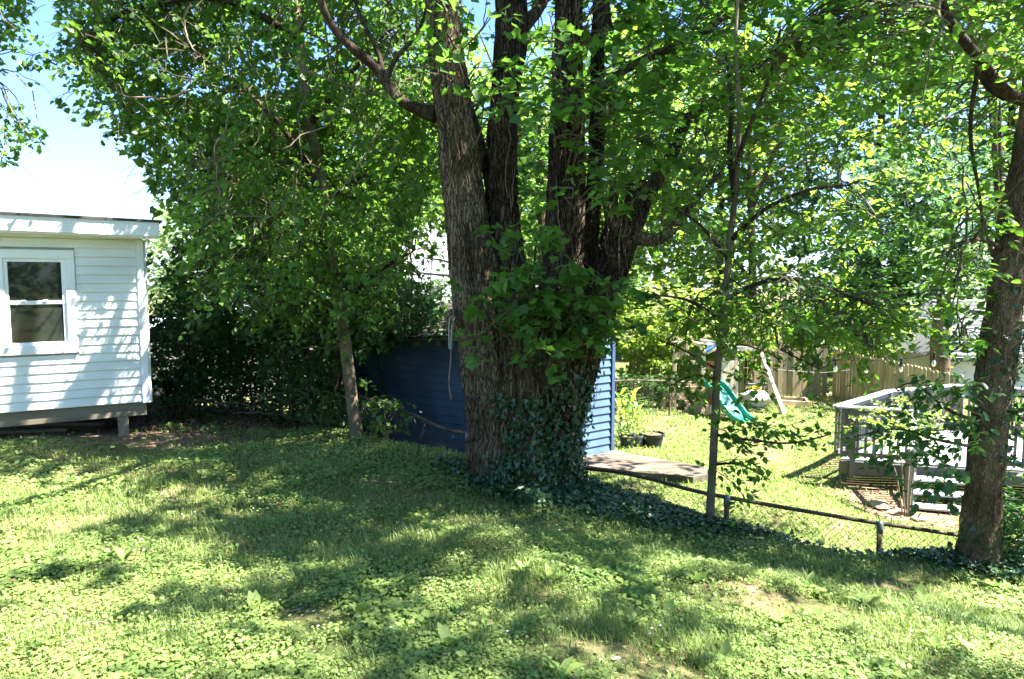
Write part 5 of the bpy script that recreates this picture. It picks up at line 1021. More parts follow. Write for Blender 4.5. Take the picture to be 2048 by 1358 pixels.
def wood_fence(label, a, b, ztop, meshes, h=1.6, step=.148):
    a = np.array(a, float); b = np.array(b, float); L = np.linalg.norm(b - a); d = (b - a) / L; n = int(L / step); ang = math.atan2(d[1], d[0])
    f = thing('privacy_fence', label, 'fence', (*(a + b) / 2, ztop - h)); o0 = ORIG[f.name]
    for i in range(n):
        p = a + d * (i + .5) * step; z = ztop - h + RNG.uniform(-.015, .015) ; me = meshes[RNG.integers(len(meshes))]
        m4 = Matrix.Translation(Vector((p[0] - o0[0] + RNG.uniform(-.012, .012), p[1] - o0[1] + RNG.uniform(-.012, .012), z - o0[2]))) @ Matrix.Rotation(ang + RNG.normal(0, .02), 4, 'Z') @ Matrix.Rotation(RNG.normal(0, .002), 4, 'Y')
        link('picket', me, f, m4)
    nrm2 = np.array([-d[1], d[0]])
    for zz in (.3, 1.3):
        mb = MB(); mb.bar((*(a + nrm2 * .035), ztop - h + zz), (*(b + nrm2 * .035), ztop - h + zz), .04, .09); mb.build('rail', M['picket2'], f)
    for i in range(int(L / 2.4) + 1):
        p = a + d * min(i * 2.4, L) + nrm2 * .10; mb = MB(); mb.box((p[0], p[1], ztop - h / 2 - .1), (.09, .09, h), None, .005); mb.build('post', M['picket2'], f)
zF = at(1600, 698, 21)[2]
wood_fence('tan dog eared picket privacy fence across the back of the sunny lawn', (3.6, 21.0), (9.62, 21.0), zF, PK[:3])
wood_fence('tan picket privacy fence running towards the deck along the right side', (9.68, 20.95), (9.68, 14.8), zF, PK[:3])
wood_fence('warm brown sunlit picket fence showing beyond the corner of the tan fence', (11.5, 24.2), (15.5, 24.2), at(1850, 704, 24.2)[2], [PK[3]])

# ------------------------------------------------------------------ deck
ZD = -1.48; A_ = (5.78, 12.1); D_ = (6.85, 11.75); E_ = (8.0, 11.45); F_ = (11.5, 10.6); G_ = (12.2, 13.2); B2 = (9.3, 14.5); B_ = (7.55, 13.75)
dk = thing('deck', 'grey painted wooden deck with railing and steps behind the right tree', 'deck', (8.0, 12.0, -2.05))
dpoly = [A_, D_, E_, F_, G_, B2, B_]
dp = np.array(dpoly)
# boards run parallel to the front edge, clipped to the polygon
fd = np.array([E_[0] - A_[0], E_[1] - A_[1]]); fd /= np.linalg.norm(fd); fnn = np.array([-fd[1], fd[0]])
def clip_line(off):
    ts = []
    n = len(dp)
    for i in range(n):
        p, q = dp[i], dp[(i + 1) % n]; dpp = (p - dp[0]) @ fnn - off; dq = (q - dp[0]) @ fnn - off
        if (dpp < 0) != (dq < 0): t = dpp / (dpp - dq); ts.append(((p + (q - p) * t) - dp[0]) @ fd)
    return (min(ts), max(ts)) if len(ts) >= 2 else None
off = -.7
while off < 3.4:
    a = clip_line(off + .01); b = clip_line(off + .125)
    if a and b:
        V = []
        for z in (ZD - .025, ZD):
            for (t, of) in ((a[0], off + .004), (a[1], off + .004), (b[1], off + .132), (b[0], off + .132)): q = dp[0] + fd * t + fnn * of; V.append((q[0], q[1], z))
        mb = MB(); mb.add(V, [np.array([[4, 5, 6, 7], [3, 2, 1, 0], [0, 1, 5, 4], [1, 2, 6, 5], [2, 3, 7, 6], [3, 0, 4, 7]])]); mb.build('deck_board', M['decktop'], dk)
    off += .14
n = len(dpoly)
for i in range(n):
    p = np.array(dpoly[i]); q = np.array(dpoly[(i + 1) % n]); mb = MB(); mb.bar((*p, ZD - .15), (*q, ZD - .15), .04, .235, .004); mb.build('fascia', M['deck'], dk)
def railing(p, q, skip0=False, cap_ext=.1):
    p = np.array(p, float); q = np.array(q, float); L = np.linalg.norm(q - p); d = (q - p) / L; nn = np.array([d[1], -d[0]]); cc = dp.mean(0)
    if (cc - p) @ nn > 0: nn = -nn
    o = nn * .06
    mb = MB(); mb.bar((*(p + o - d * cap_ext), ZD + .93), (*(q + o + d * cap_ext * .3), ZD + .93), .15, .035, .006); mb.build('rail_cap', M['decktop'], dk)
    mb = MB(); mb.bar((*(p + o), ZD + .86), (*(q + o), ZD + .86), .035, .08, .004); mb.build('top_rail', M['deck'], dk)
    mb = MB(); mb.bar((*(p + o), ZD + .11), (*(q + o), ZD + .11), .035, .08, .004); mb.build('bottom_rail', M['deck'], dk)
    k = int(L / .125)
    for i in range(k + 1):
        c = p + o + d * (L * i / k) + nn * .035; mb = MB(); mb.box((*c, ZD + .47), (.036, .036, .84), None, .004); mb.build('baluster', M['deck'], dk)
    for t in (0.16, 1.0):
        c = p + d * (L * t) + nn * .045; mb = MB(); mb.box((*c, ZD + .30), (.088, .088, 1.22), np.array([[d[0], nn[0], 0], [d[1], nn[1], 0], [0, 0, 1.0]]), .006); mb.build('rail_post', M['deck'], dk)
railing(A_, D_); railing(A_, B_); railing(B_, B2); railing(B2, G_, cap_ext=0); railing((8.15, 11.41), F_, cap_ext=0)
# support posts
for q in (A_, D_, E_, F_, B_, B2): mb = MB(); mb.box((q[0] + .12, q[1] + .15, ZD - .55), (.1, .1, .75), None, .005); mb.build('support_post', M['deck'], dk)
# stairs
sdir = -fnn
st = np.array([6.82, 11.72]); wS = 1.15
for k in range(1, 4):
    c = st + np.array([-.16 * k, -.27 * k]) ; a = c + fd * .02; b = c + fd * wS; z = ZD - .145 * k
    mb = MB(); mb.bar((*(a), z - .018), (*(b), z - .018), .27, .036, .006); mb.build('tread', M['decktop'], dk)
for t in (.0, .55, 1.0):
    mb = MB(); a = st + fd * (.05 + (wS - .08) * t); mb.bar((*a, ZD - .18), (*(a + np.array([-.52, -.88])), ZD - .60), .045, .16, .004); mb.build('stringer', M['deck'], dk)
npst = st + np.array([-.56, -.92]); 
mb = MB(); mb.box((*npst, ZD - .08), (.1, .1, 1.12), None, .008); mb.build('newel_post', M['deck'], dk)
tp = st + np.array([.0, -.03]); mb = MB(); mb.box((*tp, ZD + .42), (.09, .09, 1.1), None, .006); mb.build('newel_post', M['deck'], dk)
mb = MB(); mb.bar((*npst, ZD + .46), (*tp, ZD + .93), .10, .035, .006); mb.build('hand_rail', M['decktop'], dk)
mb = MB(); mb.bar((*npst, ZD - .38), (*tp, ZD + .08), .04, .08, .004); mb.build('lower_rail', M['decktop'], dk)
for t in np.linspace(.12, .88, 7):
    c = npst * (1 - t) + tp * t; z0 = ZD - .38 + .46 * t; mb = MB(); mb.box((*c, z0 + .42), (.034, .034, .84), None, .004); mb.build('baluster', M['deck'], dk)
# stones beside the steps
for i, (u, v, Y, r, lab) in enumerate(((1800, 1000, 10.6, .13, 'flat brown stone in the bare bed by the deck steps'), (1775, 1012, 10.3, .07, 'small dark stone left in the bare bed'), (1838, 1022, 10.35, .10, 'rounded stone touching the deck newel post'), (1760, 985, 10.9, .16, 'broad pale slab of stone under the deck shrub'))):
    p = at(u, v, Y); z = ground(p[0], p[1]); mb = MB(); mb.sphere((p[0], p[1], z + r * .25), (r * 1.2, r, r * .5), 9, 6, .35, i); o = mb.build('stone', M['stone']); props(o, lab, 'stone', 'stones in the deck bed')
# ------------------------------------------------------------------ playset
YP = 17.5; ps = thing('wooden_playset', 'cedar playset with teal slide, climbing wall and swing beam', 'playset', tuple(at(1420, 830, YP)))
q_ = lambda u, v, dy=0.0: at(u, v, YP + dy)
def pb(a, b, w, mt='play', d=None, name='beam'): mb = MB(); mb.bar(a, b, w, d or w, .006); return mb.build(name, M[mt], ps)
gp = lambda u, dy=0: (lambda p: np.array([p[0], p[1], ground(p[0], p[1]) - .05]))(q_(u, 830, dy))
for u, top, dy, mt in ((1347, 700, 0, 'play'), (1404, 700, 0, 'playlight'), (1347, 700, 1.3, 'play'), (1404, 700, 1.3, 'play'), (1470, 700, .2, 'playlight'), (1470, 700, 1.4, 'play'), (1443, 715, .1, 'playlight')):
    a = gp(u, dy); b = a.copy(); b[2] = q_(u, top, dy)[2]; pb(a, b, .09, mt, name='post')
for dy in (0, 1.3):
    arch = [q_(1347, 702, dy), q_(1352, 690, dy), q_(1366, 683, dy), q_(1384, 683, dy), q_(1398, 690, dy), q_(1404, 702, dy)]
    for a, b in zip(arch[:-1], arch[1:]): pb(a, b, .08, 'play', .06, 'arch_piece')
pb(q_(1374, 684, 0), q_(1374, 725, 0), .08, 'play', name='post'); pb(q_(1347, 725), q_(1404, 725), .05, 'play', .1); pb(q_(1347, 765), q_(1404, 767), .05, 'play', .1)
pb(q_(1343, 684, -.1), q_(1376, 684, -.1), .03, 'playlight', name='roof_bar'); pb(q_(1376, 684, 0), q_(1440, 690, .2), .05, 'playlight', name='roof_bar'); pb(q_(1400, 680, .6), q_(1470, 690, .6), .06, 'playlight', name='roof_bar')
pb(gp(1323, .0), q_(1346, 752, .1), .10, 'play', name='brace')
for dy in (.05, 1.25): pb(q_(1347, 768, dy), q_(1404, 768, dy), .06, 'play')
mb = MB()                                   # platform planks
for i in range(7): pb(q_(1347 + i * 8.6, 766, .05), q_(1347 + i * 8.6, 766, 1.3), .09, 'play', .02, 'floor_plank')
# climbing wall of short blocks with three openings
for r in range(9):
    for c in range(8):
        u0 = 1340 + c * 8.2; v0 = 772 + r * 7.0
        if (2 <= r <= 3 and c in (4, 5)) or (4 <= r <= 6 and c in (2, 3, 5)) or (4 <= r <= 5 and c == 6 and False): continue
        sh_ = 3.5 if r % 2 else 0; a = q_(u0 + sh_, v0 + 3.3, -.04); mb = MB(); mb.box(a, (.098, .04 + .015 * ((r * 3 + c) % 3), .082), None, .006); mb.build('climbing_block', M['play'], ps)
# side panels
def panel(u0, u1, v0, v1, mt, dy=0.0, k=3, name='panel_board'):
    w = (u1 - u0) / k
    for i in range(k):
        a = q_(u0 + w * (i + .5), (v0 + v1) / 2, dy); zt_ = q_(u0, v0, dy)[2] - q_(u0, v1, dy)[2]; mb = MB(); mb.box(a, (w * YP / F - .006, .025, zt_), None, .004); mb.build(name, M[mt], ps)
panel(1412, 1432, 722, 764, 'orange', .08, 3); panel(1410, 1434, 778, 808, 'brown', .12, 3); panel(1410, 1434, 810, 836, 'playlight', .04, 3)
panel(1446, 1468, 722, 792, 'playlight', .15, 3); panel(1350, 1402, 705, 722, 'playlight', 1.3, 5); panel(1446, 1468, 794, 830, 'play', .5, 3)
# pitched canopy
mb = MB(); r0, r1, r2 = q_(1405, 712, .0), q_(1436, 682, .7), q_(1472, 706, .0); r3, r4 = q_(1405, 712, 1.4), q_(1472, 706, 1.4); r5 = q_(1436, 682, .7)
mb.add([r0, r1 + [0, -.7, 0], r2, r4, r1 + [0, .7, 0], r3], [np.array([[0, 1, 4, 5], [1, 2, 3, 4]])]); mb.add([r0 - [0, 0, .012], r1 + [0, -.7, -.012], r2 - [0, 0, .012], r4 - [0, 0, .012], r1 + [0, .7, -.012], r3 - [0, 0, .012]], [np.array([[5, 4, 1, 0], [4, 3, 2, 1]])]); mb.build('canopy', M['bluetarp'], ps)
pb(r0, r1 + [0, -.7, 0], .05, 'playlight', name='rafter'); pb(r1 + [0, -.7, 0], r2, .05, 'playlight', name='rafter')
# slide: curved trough
sl = catmull([q_(1414, 766, -.1), q_(1432, 774, -.35), q_(1455, 805, -.75), q_(1478, 835, -1.1), q_(1500, 848, -1.35)], 24)
T = nrm(np.gradient(sl, axis=0)); sd_ = nrm(np.cross(T, [0, 0, 1.0])); up_ = np.cross(sd_, T)
prof = [(-.24, .10), (-.27, .10), (-.27, -.03), (.27, -.03), (.27, .10), (.24, .10), (.22, .0), (-.22, .0)]
V = np.concatenate([sl + sd_ * a + up_ * b for a, b in prof]); m = 24; kq = len(prof)
Fq = [[a * m + i, a * m + i + 1, ((a + 1) % kq) * m + i + 1, ((a + 1) % kq) * m + i] for a in range(kq) for i in range(m - 1)]
mb = MB(); mb.add(V, [np.array(Fq)]); mb.build('slide', M['teal'], ps, smooth=False)
mb = MB(); mb.box(q_(1450, 820, .2), (.2, .2, .14), None, .02); mb.build('red_step', M['red'], ps)
# swing beam with A-frame
pb(q_(1470, 696, .7), q_(1522, 699, .7), .11, 'playlight', name='swing_beam')
top = q_(1518, 702, .7); pb(top + [0, 0, .03], gp(1568, -.2), .11, 'playlight', name='swing_leg'); pb(top + [.06, 0, .03], gp(1478, 1.6), .10, 'play', name='swing_leg'); 
pb(top + [0, -.08, .12], q_(1522, 730, .6), .16, 'playlight', .03, 'bracket'); pb(top + [-.12, -.08, .12], q_(1508, 722, .6), .12, 'playlight', .03, 'bracket')
pb(q_(1492, 768, .5), q_(1532, 768, .5), .26, 'deck', .06, 'swing_seat')
for u in (1494, 1530): mb = MB(); mb.tube([q_(u, 766, .5), q_(1496 + (u - 1494) * .5, 702, .65)], .008, 4); mb.build('chain', M['yellow'], ps)
mb = MB(); mb.sphere(q_(1512, 796, 1.0), (.42, .3, .26), 12, 8, .3, 3); o = mb.build('tarp_heap', M['tarp']); props(o, 'crumpled white tarp heaped under the swing beam', 'tarp')
mb = MB(); mb.sphere(q_(1511, 776, .8), (.14, .1, .07), 8, 6, .3, 5); o = mb.build('toy', M['yellow']); props(o, 'small yellow toy on the white tarp heap', 'toy')
sb = thing('sandbox', 'low plank edged sandbox in front of the privacy fence', 'sandbox', tuple(at(1575, 806, 19.2)))
for a, b in (((1534, 808, 18.9), (1616, 808, 18.9)), ((1540, 802, 19.9), (1610, 802, 19.9)), ((1534, 808, 18.9), (1540, 802, 19.9)), ((1616, 808, 18.9), (1610, 802, 19.9))):
    p = at(*a); q = at(*b); p[2] = ground(p[0], p[1]) + .08; q[2] = ground(q[0], q[1]) + .08; mb = MB(); mb.bar(p, q, .05, .14, .006); mb.build('plank', M['play'], sb)
# ------------------------------------------------------------------ pots and garden
def pot(u, v, Y, r, h, mt, lab, plant=True):
    p = at(u, v, Y); z = ground(p[0], p[1]) - .01; o = thing('plant_pot', lab, 'pot', (p[0], p[1], z), 'plant pots by the blue shed')
    mb = MB(); mb.lathe((p[0], p[1], z), [(.001, 0), (r * .72, 0), (r * .93, h * .8), (r, h * .82), (r * 1.02, h), (r * .93, h), (r * .9, h * .84), (.001, h * .84)], 24); mb.build('pot_body', M[mt], o, smooth=False)
    mb = MB(); mb.lathe((p[0], p[1], z), [(r * .9, h * .86), (r * .4, h * .89), (.001, h * .88)], 16); mb.build('potting_soil', M['soil'], o)
    return o, np.array([p[0], p[1], z + h * .88])
o1, t1 = pot(1304, 888, 11.3, .20, .24, 'black', 'largest black pot holding a thin stake beside the lawn')
mb = MB(); mb.tube([t1 - [0, 0, .1], t1 + [0, 0, .75]], .004, 5); mb.build('stake', M['galv'], o1)
P = t1 + RNG.normal(0, .08, (26, 3)) * [1, 1, .3] + [0, 0, .03]; leaf_mesh('seedling', P, RNG.normal(0, 1, P.shape), RNG.normal(0, .4, P.shape) + [0, 0, 1], .05, 'oval', M['clover'], o1)
o2, t2 = pot(1272, 895, 11.25, .13, .20, 'greypot', 'dark grey pot between the black pot and the shed'); P = t2 + RNG.normal(0, .10, (60, 3)) + [0, 0, .12]; leaf_mesh('seedling', P, RNG.normal(0, 1, P.shape), RNG.normal(0, .4, P.shape) + [0, 0, 1], .06, 'oval', M['L_bright'], o2)
o3, t3 = pot(1254, 898, 11.1, .13, .20, 'black', 'small pot hard against the blue shed corner'); P = t3 + RNG.normal(0, .10, (60, 3)) + [0, 0, .14]; leaf_mesh('seedling', P, RNG.normal(0, 1, P.shape), RNG.normal(0, .4, P.shape) + [0, 0, 1], .06, 'heart', M['clover'], o3)
for i, (u, Y, h, lab) in enumerate(((1240, 12.2, .95, 'corn plant nearest the blue shed wall'), (1252, 12.6, .8, 'shorter corn plant second from the shed'), (1263, 12.2, .9, 'corn plant in the middle of the corn row'), (1273, 12.5, .75, 'corn plant at the lawn end of the corn row'), (1247, 12.0, .6, 'small corn plant in front of the corn row'))):
    p = at(u, 860, Y); z = ground(p[0], p[1]); cpn = thing('corn_plant', lab, 'corn', (p[0], p[1], z), 'corn beside the shed')
    mb = MB(); mb.tube([(p[0], p[1], z - .03), (p[0] + .02, p[1], z + h * .85)], [.014, .006], 6); mb.build('stalk', M['clover'], cpn)
    for k in range(11):
        a = k * 2.4 + i; zz = z + h * (.12 + .07 * k); Pn = np.array([[p[0], p[1], zz]]); leaf_mesh('leaf', Pn, np.array([[math.cos(a), math.sin(a), .7]]), np.array([[-math.cos(a) * .4, -math.sin(a) * .4, 1.0]]), .38, 'strap', M['L_bright'], cpn, kind=None, width=.34)
shrub('garden_weeds', 'leafy vegetable seedlings at the foot of the corn', [(1230, 830), (1290, 835), (1290, 880), (1232, 890)], 11.8, .4, 50, 12, .05, M['clover'], 'oval', 121, stems=2, thr=0)

# ------------------------------------------------------------------ string lights and cables
sl_ = thing('string_lights', 'black string lights slung across the neighbour lawn to the deck', 'string lights', tuple(at(1700, 715, 10.5)))
cordP = catmull([at(1480, 690, 12.5), at(1540, 702, 12), at(1600, 714, 11.6), at(1700, 720, 11), at(1800, 718, 10.6), at(1870, 706, 10.3), at(1960, 680, 10), at(2080, 640, 9.6)], 60); mb = MB(); mb.tube(cordP, .006, 5); mb.build('cord', M['cord'], sl_)
cu_, _ = proj(cordP)
for u in (1540, 1602, 1668, 1730, 1798, 1866, 1950):
    i = int(np.argmin(abs(cu_ - u))); p = cordP[i]; mb = MB(); mb.lathe(p, [(.004, .02), (.016, .012), (.016, -.03), (.020, -.045), (.020, -.10), (.001, -.10)], 10); so_ = mb.build('socket', M['cord'], sl_)
    mb = MB(); mb.lathe(p, [(.010, -.10), (.026, -.13), (.030, -.16), (.022, -.19), (.001, -.205)], 10); mb.build('bulb', M['bulb'], so_, smooth=True)
for nm, pts, lab in (('cable', [(1480, 735, 9), (1560, 740, 9), (1640, 745, 9), (1700, 740, 9)], 'thin lower wire sagging under the string lights'), ('cable', [(1500, 605, 20), (1780, 630, 18), (1960, 645, 17), (2100, 650, 16)], 'pale overhead cable passing in front of the grey roof'), ('cable', [(1430, 850, 10), (1480, 880, 11), (1560, 848, 12), (1640, 830, 12.5)], 'thin dark line hanging low over the sunny lawn')):
    mb = MB(); mb.tube(catmull([at(*q) for q in pts], 30), .004 if pts[0][2] < 15 else .012, 4); o = mb.build(nm, M['cord'] if pts[0][2] < 15 else M['galv']); props(o, lab, 'cable')

# ------------------------------------------------------------------ dead branches under the brush
for i in range(26):
    u = RNG.uniform(330, 690); v = RNG.uniform(775, 835); Y = RNG.uniform(9.9, 10.9); a = at(u, v, Y); a[2] = ground(a[0], a[1]) + RNG.uniform(.05, .35)
    th = RNG.uniform(-.5, .5) + (PI if i % 2 else 0); L = RNG.uniform(.5, 1.4); b = a + np.array([math.cos(th) * L, math.sin(th) * L * .5, RNG.uniform(-.15, .3)]); b[2] = max(b[2], ground(b[0], b[1]) + .03)
    P = catmull([a, (a + b) / 2 + RNG.normal(0, .08, 3), b], 10); mb = MB(); mb.tube(P, np.linspace(RNG.uniform(.008, .018), .005, 10), 5)
    o = mb.build('dead_branch', M['deadwood'], smooth=True); props(o, 'dry dead branch in the brush pile under the vine tree', 'branch', 'dead branches in the brush pile')
mb = MB(); mb.tube(catmull([at(1560, 1047, 6.05) , at(1470, 1052, 6.1), at(1400, 1055, 6.1)], 14) , .012, 5); 
for nm, pts, r, lab in (('fallen_branch', [(1330, 1052, 6.2), (1400, 1056, 6.05), (1470, 1072, 5.95)], .010, 'pale thin branch lying along the ivy edge by the young tree'), ('broken_branch', [(915, 530, 6.75), (880, 520, 6.8), (848, 516, 6.85)], .014, 'upper dead stub poking left out of the maple trunk'), ('broken_branch', [(925, 552, 6.7), (880, 550, 6.75), (820, 543, 6.8)], .016, 'lower dead stub poking left out of the maple trunk')):
    P = catmull([at(*q) for q in pts], 14)
    if nm == 'fallen_branch': P[:, 2] = gz(P[:, 0], P[:, 1]) + .03
    mb = MB(); mb.tube(P, np.linspace(r, r * .5, 14), 6); o = mb.build(nm, M['deadwood'], None if nm == 'fallen_branch' else mp_.o, smooth=True)
    if nm == 'fallen_branch': props(o, lab, 'branch')

# ------------------------------------------------------------------ ground cover
def scatter(n, Y0, Y1, wmax, p=1.0, xr=None):
    Y = Y0 * (Y1 / Y0) ** RNG.random(n) if p == 1 else (RNG.uniform(Y0 ** p, Y1 ** p, n)) ** (1 / p); X = RNG.uniform(-wmax, wmax, n) * Y
    return X, Y
def bare(X, Y):
    r = np.zeros(len(X)); jx = (fbm(np.stack([X, Y, X * 0], -1), 9, 3) - .5) * 3.2
    for a, b, rx, ry in BARE: r = np.maximum(r, np.clip(1.5 - (((X - a) / rx) ** 2 + ((Y - b) / ry) ** 2 + jx) * 1.0, 0, 1))
    return r
def inside_obj(X, Y):
    s = (X - mbase[0]) ** 2 + (Y - 6.9) ** 2 < .52 ** 2
    s |= inpoly(X, Y, [tuple(q) for q in sp]) 
    rel = np.stack([X, Y], -1) - bc[:2]; s |= ((rel @ wn[:2]) < -.35) & ((rel @ wd[:2]) < .1)
    pts = [tuple(q[:2]) for q in poly_shed]; s |= inpoly(X, Y, pts); s |= inpoly(X, Y, [tuple(q) for q in dpoly]); return s
poly_shed = [PR(1.64, 0)[:2], PR(0, 0)[:2], PL(LL, 0)[:2], (PL(LL, 0, 0) + dR * 1.65 + np.array([0, .9, 0]))[:2], (kr + np.array([-.6, 1.9, 0]))[:2]]
# clover and violet leaves on the own lawn
X, Y = scatter(185000, 2.4, 11.5, .86); Z3 = np.stack([X, Y, X * 0], -1)
dn = fbm(Z3, 1.5, 201); k = (crest_d(X, Y) < .25) & ~inside_obj(X, Y) & (RNG.random(len(X)) > bare(X, Y) * .93) & (RNG.random(len(X)) < np.clip((dn - .36) * 5, .10, 1)) & (crest_d(X, Y) < np.where(Y > 9.3, -.5, .25))
X, Y = X[k], Y[k]; n = len(X); z = gz(X, Y); hgt = RNG.uniform(.008, .045, n) * (1 + .5 * fbm(np.stack([X, Y, X * 0], -1), 2.0, 203))
P = np.stack([X, Y, z + hgt], -1); th = RNG.uniform(0, 2 * PI, n); d = np.stack([np.cos(th), np.sin(th), RNG.normal(0, .25, n)], -1); nn = np.stack([RNG.normal(0, .38, n), RNG.normal(0, .38, n) - .15, np.ones(n)], -1)
big = np.where(fbm(np.stack([X, Y, X * 0], -1), 3.0, 205) > .60, 1.6, 1.0); sz = (.008 + .0026 * Y) * RNG.uniform(.6, 1.35, n) * big
tn = np.clip(fbm(np.stack([X, Y, X * 0], -1), .9, 207) * 1.2 - .25 + RNG.normal(.15, .2, n), 0, .95)
o = leaf_mesh('clover', P, d, nn, sz, 'round', M['clover'], tint=tn); props(o, 'low clover and violets carpeting the lawn', 'clover', kind='stuff')
# grass blades, own lawn
X, Y = scatter(205000, 2.4, 11.0, .86); Z3 = np.stack([X, Y, X * 0], -1); dn = fbm(Z3, 1.5, 201); tall = fbm(Z3, 1.9, 211)
cd = crest_d(X, Y); k = (cd < .35) & ~inside_obj(X, Y) & (RNG.random(len(X)) > bare(X, Y) * .93) & (RNG.random(len(X)) < np.clip((.70 - dn) * 5, .25, 1)) & (cd < np.where(Y > 9.3, -.5, .35))
X, Y, tall, cd = X[k], Y[k], tall[k], cd[k]; n = len(X); z = gz(X, Y)
h = RNG.uniform(.03, .075, n) * (1 + 1.6 * np.clip(tall - .5, 0, 1) * 2) * (1 + np.where(X > 1.2, .1, .6) * np.exp(-((cd + .25) / .35) ** 2)); th = RNG.uniform(0, 2 * PI, n); ln = RNG.uniform(.2, .9, n)
d = np.stack([np.cos(th) * ln, np.sin(th) * ln, np.ones(n)], -1); nn = np.stack([-np.cos(th), -np.sin(th), ln * .8], -1) + RNG.normal(0, .2, (n, 3))
wd_ = (.0016 + .0007 * Y) * RNG.uniform(.7, 1.5, n)
tn = np.clip(fbm(np.stack([X, Y, X * 0], -1), 1.2, 213) + RNG.normal(0, .22, n), 0, .95)
o = leaf_mesh('grass', np.stack([X, Y, z - .004], -1), d, nn, h, 'blade', M['grass'], width=wd_, tint=tn); props(o, 'green grass blades growing through the lawn', 'grass', kind='stuff')
# neighbour lawn
X, Y = scatter(115000, 6.6, 27, .92); k = (crest_d(X, Y) > .3) & ~inside_obj(X, Y) & (RNG.random(len(X)) > bare(X, Y) * .95) & (X > np.where(Y < 12, .2, -2))
X, Y = X[k], Y[k]; n = len(X); z = gz(X, Y); th = RNG.uniform(0, 2 * PI, n); ln = RNG.uniform(.2, 1.0, n)
d = np.stack([np.cos(th) * ln, np.sin(th) * ln, np.ones(n)], -1); nn = np.stack([-np.cos(th), -np.sin(th), ln * .8 + .3], -1)
tn = np.clip(fbm(np.stack([X, Y, X * 0], -1), .6, 215) + RNG.normal(0, .2, n), 0, .95)
o = leaf_mesh('lawn_grass', np.stack([X, Y, z - .01], -1), d, nn, RNG.uniform(.05, .10, n) * (.8 + Y * .012), 'blade', M['grassn'], width=(.004 + .0013 * Y) * RNG.uniform(.7, 1.4, n), tint=tn); props(o, 'mown sunlit grass of the lower neighbour lawn', 'grass', kind='stuff')
# ivy carpet from the maple foot along the crest
cl = catmull([at(900, 935, 7.2), at(1000, 950, 6.5), at(1100, 955, 6.4), at(1200, 970, 6.5), at(1290, 1010, 6.45), at(1380, 1045, 6.35), at(1500, 1080, 6.3), at(1640, 1110, 6.3), at(1800, 1130, 6.15), at(1960, 1140, 5.85), at(2080, 1150, 5.8)], 200)
wdt = np.interp(np.linspace(0, 1, 200), [0, .12, .3, .45, .6, .8, .95, 1], [.18, .30, .40, .30, .10, .09, .22, .25])
i = RNG.choice(200, 12500, p=(wdt ** 1.3) / (wdt ** 1.3).sum()); X = cl[i, 0] + RNG.normal(0, 1, 12500) * wdt[i] * .55; Y = cl[i, 1] + RNG.normal(0, 1, 12500) * wdt[i] * .6
k = ~inside_obj(X, Y); X, Y = X[k], Y[k]; n = len(X); P = np.stack([X, Y, gz(X, Y) + RNG.uniform(.02, .10, n)], -1)
o = leaf_mesh('ground_ivy', P, RNG.normal(0, 1, (n, 3)) * [1, 1, .3] + [0, -.3, -.1], RNG.normal(0, .4, (n, 3)) + [0, -.25, 1], RNG.uniform(.035, .065, n), 'ivy', M['L_ivy']); props(o, 'dark ivy carpet from the maple foot along the crest', 'ivy', kind='stuff')
# leaf litter on the bare soil and under the brush
X = np.concatenate([RNG.uniform(-7, -2, 4200), RNG.uniform(5.0, 7.0, 500)]); Y = np.concatenate([RNG.uniform(8.6, 12.5, 4200), RNG.uniform(9.6, 12, 500)]); n = len(X)
P = np.stack([X, Y, gz(X, Y) + RNG.uniform(.004, .03, n)], -1)
M['litter'] = leaf_mat('leaf_litter', (0.06, .035, .02), (.26, .16, .09), (.15, .09, .04), .15)
o = leaf_mesh('leaf_litter', P, RNG.normal(0, 1, (n, 3)) * [1, 1, .3], RNG.normal(0, .5, (n, 3)) + [0, 0, 1], RNG.uniform(.03, .07, n), 'oval', M['litter']); props(o, 'dry brown leaf litter on the bare soil under the brush', 'leaf litter', kind='stuff')
X, Y = scatter(900, 2.5, 9.5, .8); k = (crest_d(X, Y) < 0) & ~inside_obj(X, Y); X, Y = X[k], Y[k]; n = len(X); P = np.stack([X, Y, gz(X, Y) + RNG.uniform(.01, .05, n)], -1)
o = leaf_mesh('fallen_leaves', P, RNG.normal(0, 1, (n, 3)) * [1, 1, .3], RNG.normal(0, .5, (n, 3)) + [0, 0, 1], RNG.uniform(.015, .04, n), 'oval', M['litter']); props(o, 'few dry fallen leaves lying in the lawn', 'fallen leaves', kind='stuff')
mb = MB(); X, Y = scatter(260, 2.5, 9.5, .8); k = (crest_d(X, Y) < 0) & ~inside_obj(X, Y); X, Y = X[k], Y[k]; a = RNG.uniform(0, PI, len(X)); L_ = RNG.uniform(.03, .14, len(X)); X2, Y2 = X + np.cos(a) * L_, Y + np.sin(a) * L_
twig_batch(mb, np.stack([X, Y, gz(X, Y) + .035], -1), np.stack([X2, Y2, gz(X2, Y2) + .04], -1), .003, .0015, 0, .05); o = mb.build('fallen_twigs', M['deadwood']); props(o, 'short fallen twigs scattered over the lawn', 'twigs', kind='stuff')
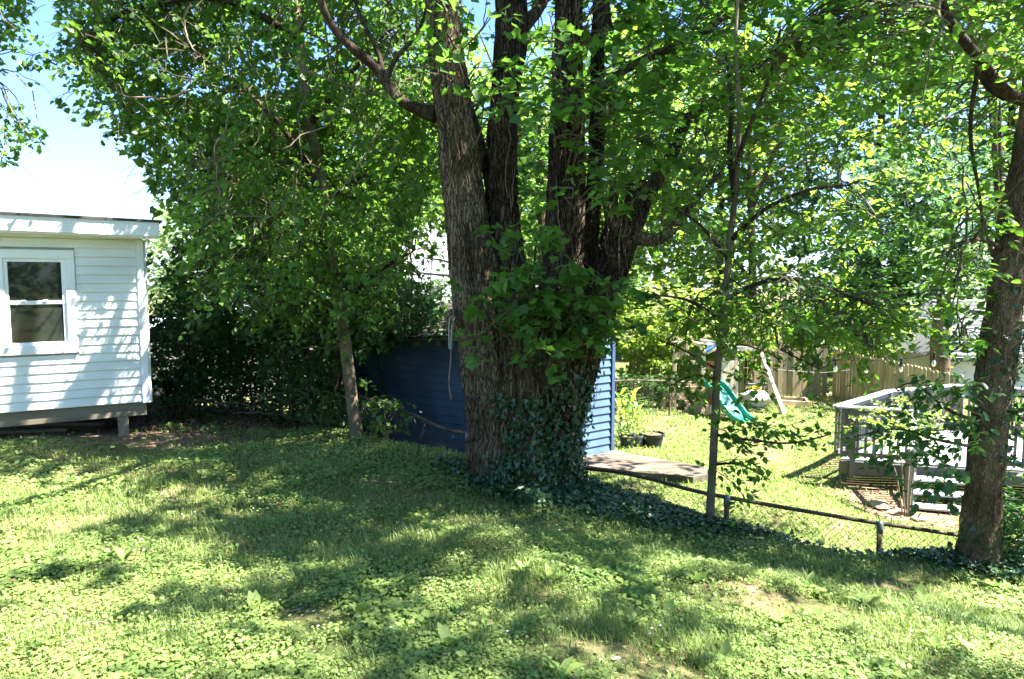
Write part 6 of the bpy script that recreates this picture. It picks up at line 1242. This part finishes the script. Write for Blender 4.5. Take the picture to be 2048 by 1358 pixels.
# broad-leaved weeds as single plants
wl = [(1050, 1145), (1620, 1180), (1245, 1165), (1745, 1125), (1560, 1250), (1930, 1250), (1990, 1180), (250, 1125), (510, 1225), (1840, 1200), (1330, 1240), (1730, 1215), (1450, 1330), (900, 1300), (1120, 1350), (720, 1235), (1100, 1160), (600, 1000), (1960, 1320), (1870, 1300), (1395, 1165), (1290, 1170)]
where = ['in front of the maple foot', 'below the young tree', 'on the bright patch centre right', 'at the fence post', 'on the sunny lawn lower right', 'by the right edge', 'under the right tree', 'on the sunny left lawn', 'above the bare patch lower left', 'between bare soil patches on the right', 'beside the dark shade patch', 'on the sunny right slope', 'at the bottom right of centre', 'at the bottom centre', 'next to the bare soil bottom centre', 'right of the pale soil patch', 'in the shaded middle lawn', 'in the upper left lawn shade', 'in the bottom right corner', 'near the bottom right corner', 'left of the tall grass tuft', 'right of the soil streak']
pm = SH['oval']
wme = mesh_np('leaf', pm[0], [np.array([f]) for f in pm[1]], M['clover'], [np.array([.55])] * 2)
for i, (u, v) in enumerate(wl):
    Yq = 4.0
    for _ in range(12): p = at(u, v, Yq); Yq = Yq * (CAMZ - ground(p[0], p[1])) / max(CAMZ - p[2], .1)
    p = at(u, v, Yq); p[2] = ground(p[0], p[1]); w = thing('weed', 'broad leaved weed ' + where[i], 'weed', p, 'broad leaved weeds in the lawn')
    for kq in range(int(RNG.integers(5, 8))):
        a = kq * 2.4 + RNG.uniform(-.3, .3); el = RNG.uniform(.25, 1.1); d = np.array([math.cos(a) * math.cos(el), math.sin(a) * math.cos(el), math.sin(el)]); nn_ = np.array([-math.cos(a) * math.sin(el), -math.sin(a) * math.sin(el), math.cos(el)]); x = np.cross(d, nn_); s = RNG.uniform(.08, .14)
        m4 = Matrix(((x[0] * s * .8, d[0] * s, nn_[0] * s, 0), (x[1] * s * .8, d[1] * s, nn_[1] * s, 0), (x[2] * s * .8, d[2] * s, nn_[2] * s, .005), (0, 0, 0, 1))); link('leaf', wme, w, m4)
# tiny pale violets in the clover, one scrap of paper
X, Y = scatter(60, 2.8, 6.0, .6); P = np.stack([X, Y, gz(X, Y) + .06], -1); P = P[X < .8]; n = len(P)
P5 = np.repeat(P, 5, 0); a = np.tile(np.arange(5) * 2 * PI / 5, n); d = np.stack([np.cos(a), np.sin(a), a * 0 + .2], -1)
o = leaf_mesh('violets', P5, d, np.array([0, 0, 1.0]) + d * -.2, .009, 'round', M['petal']); props(o, 'tiny pale violet flowers dotted through the clover', 'flowers', kind='stuff')
p = at(1232, 1305, 3.2); p[2] = ground(p[0], p[1]) + .015; mb = MB(); mb.box(p, (.045, .02, .003), np.array([[.9, -.4, 0], [.4, .9, .1], [0, -.1, 1]])); o = mb.build('paper_scrap', M['paper']); props(o, 'tiny white paper scrap on bare soil at bottom centre', 'paper')
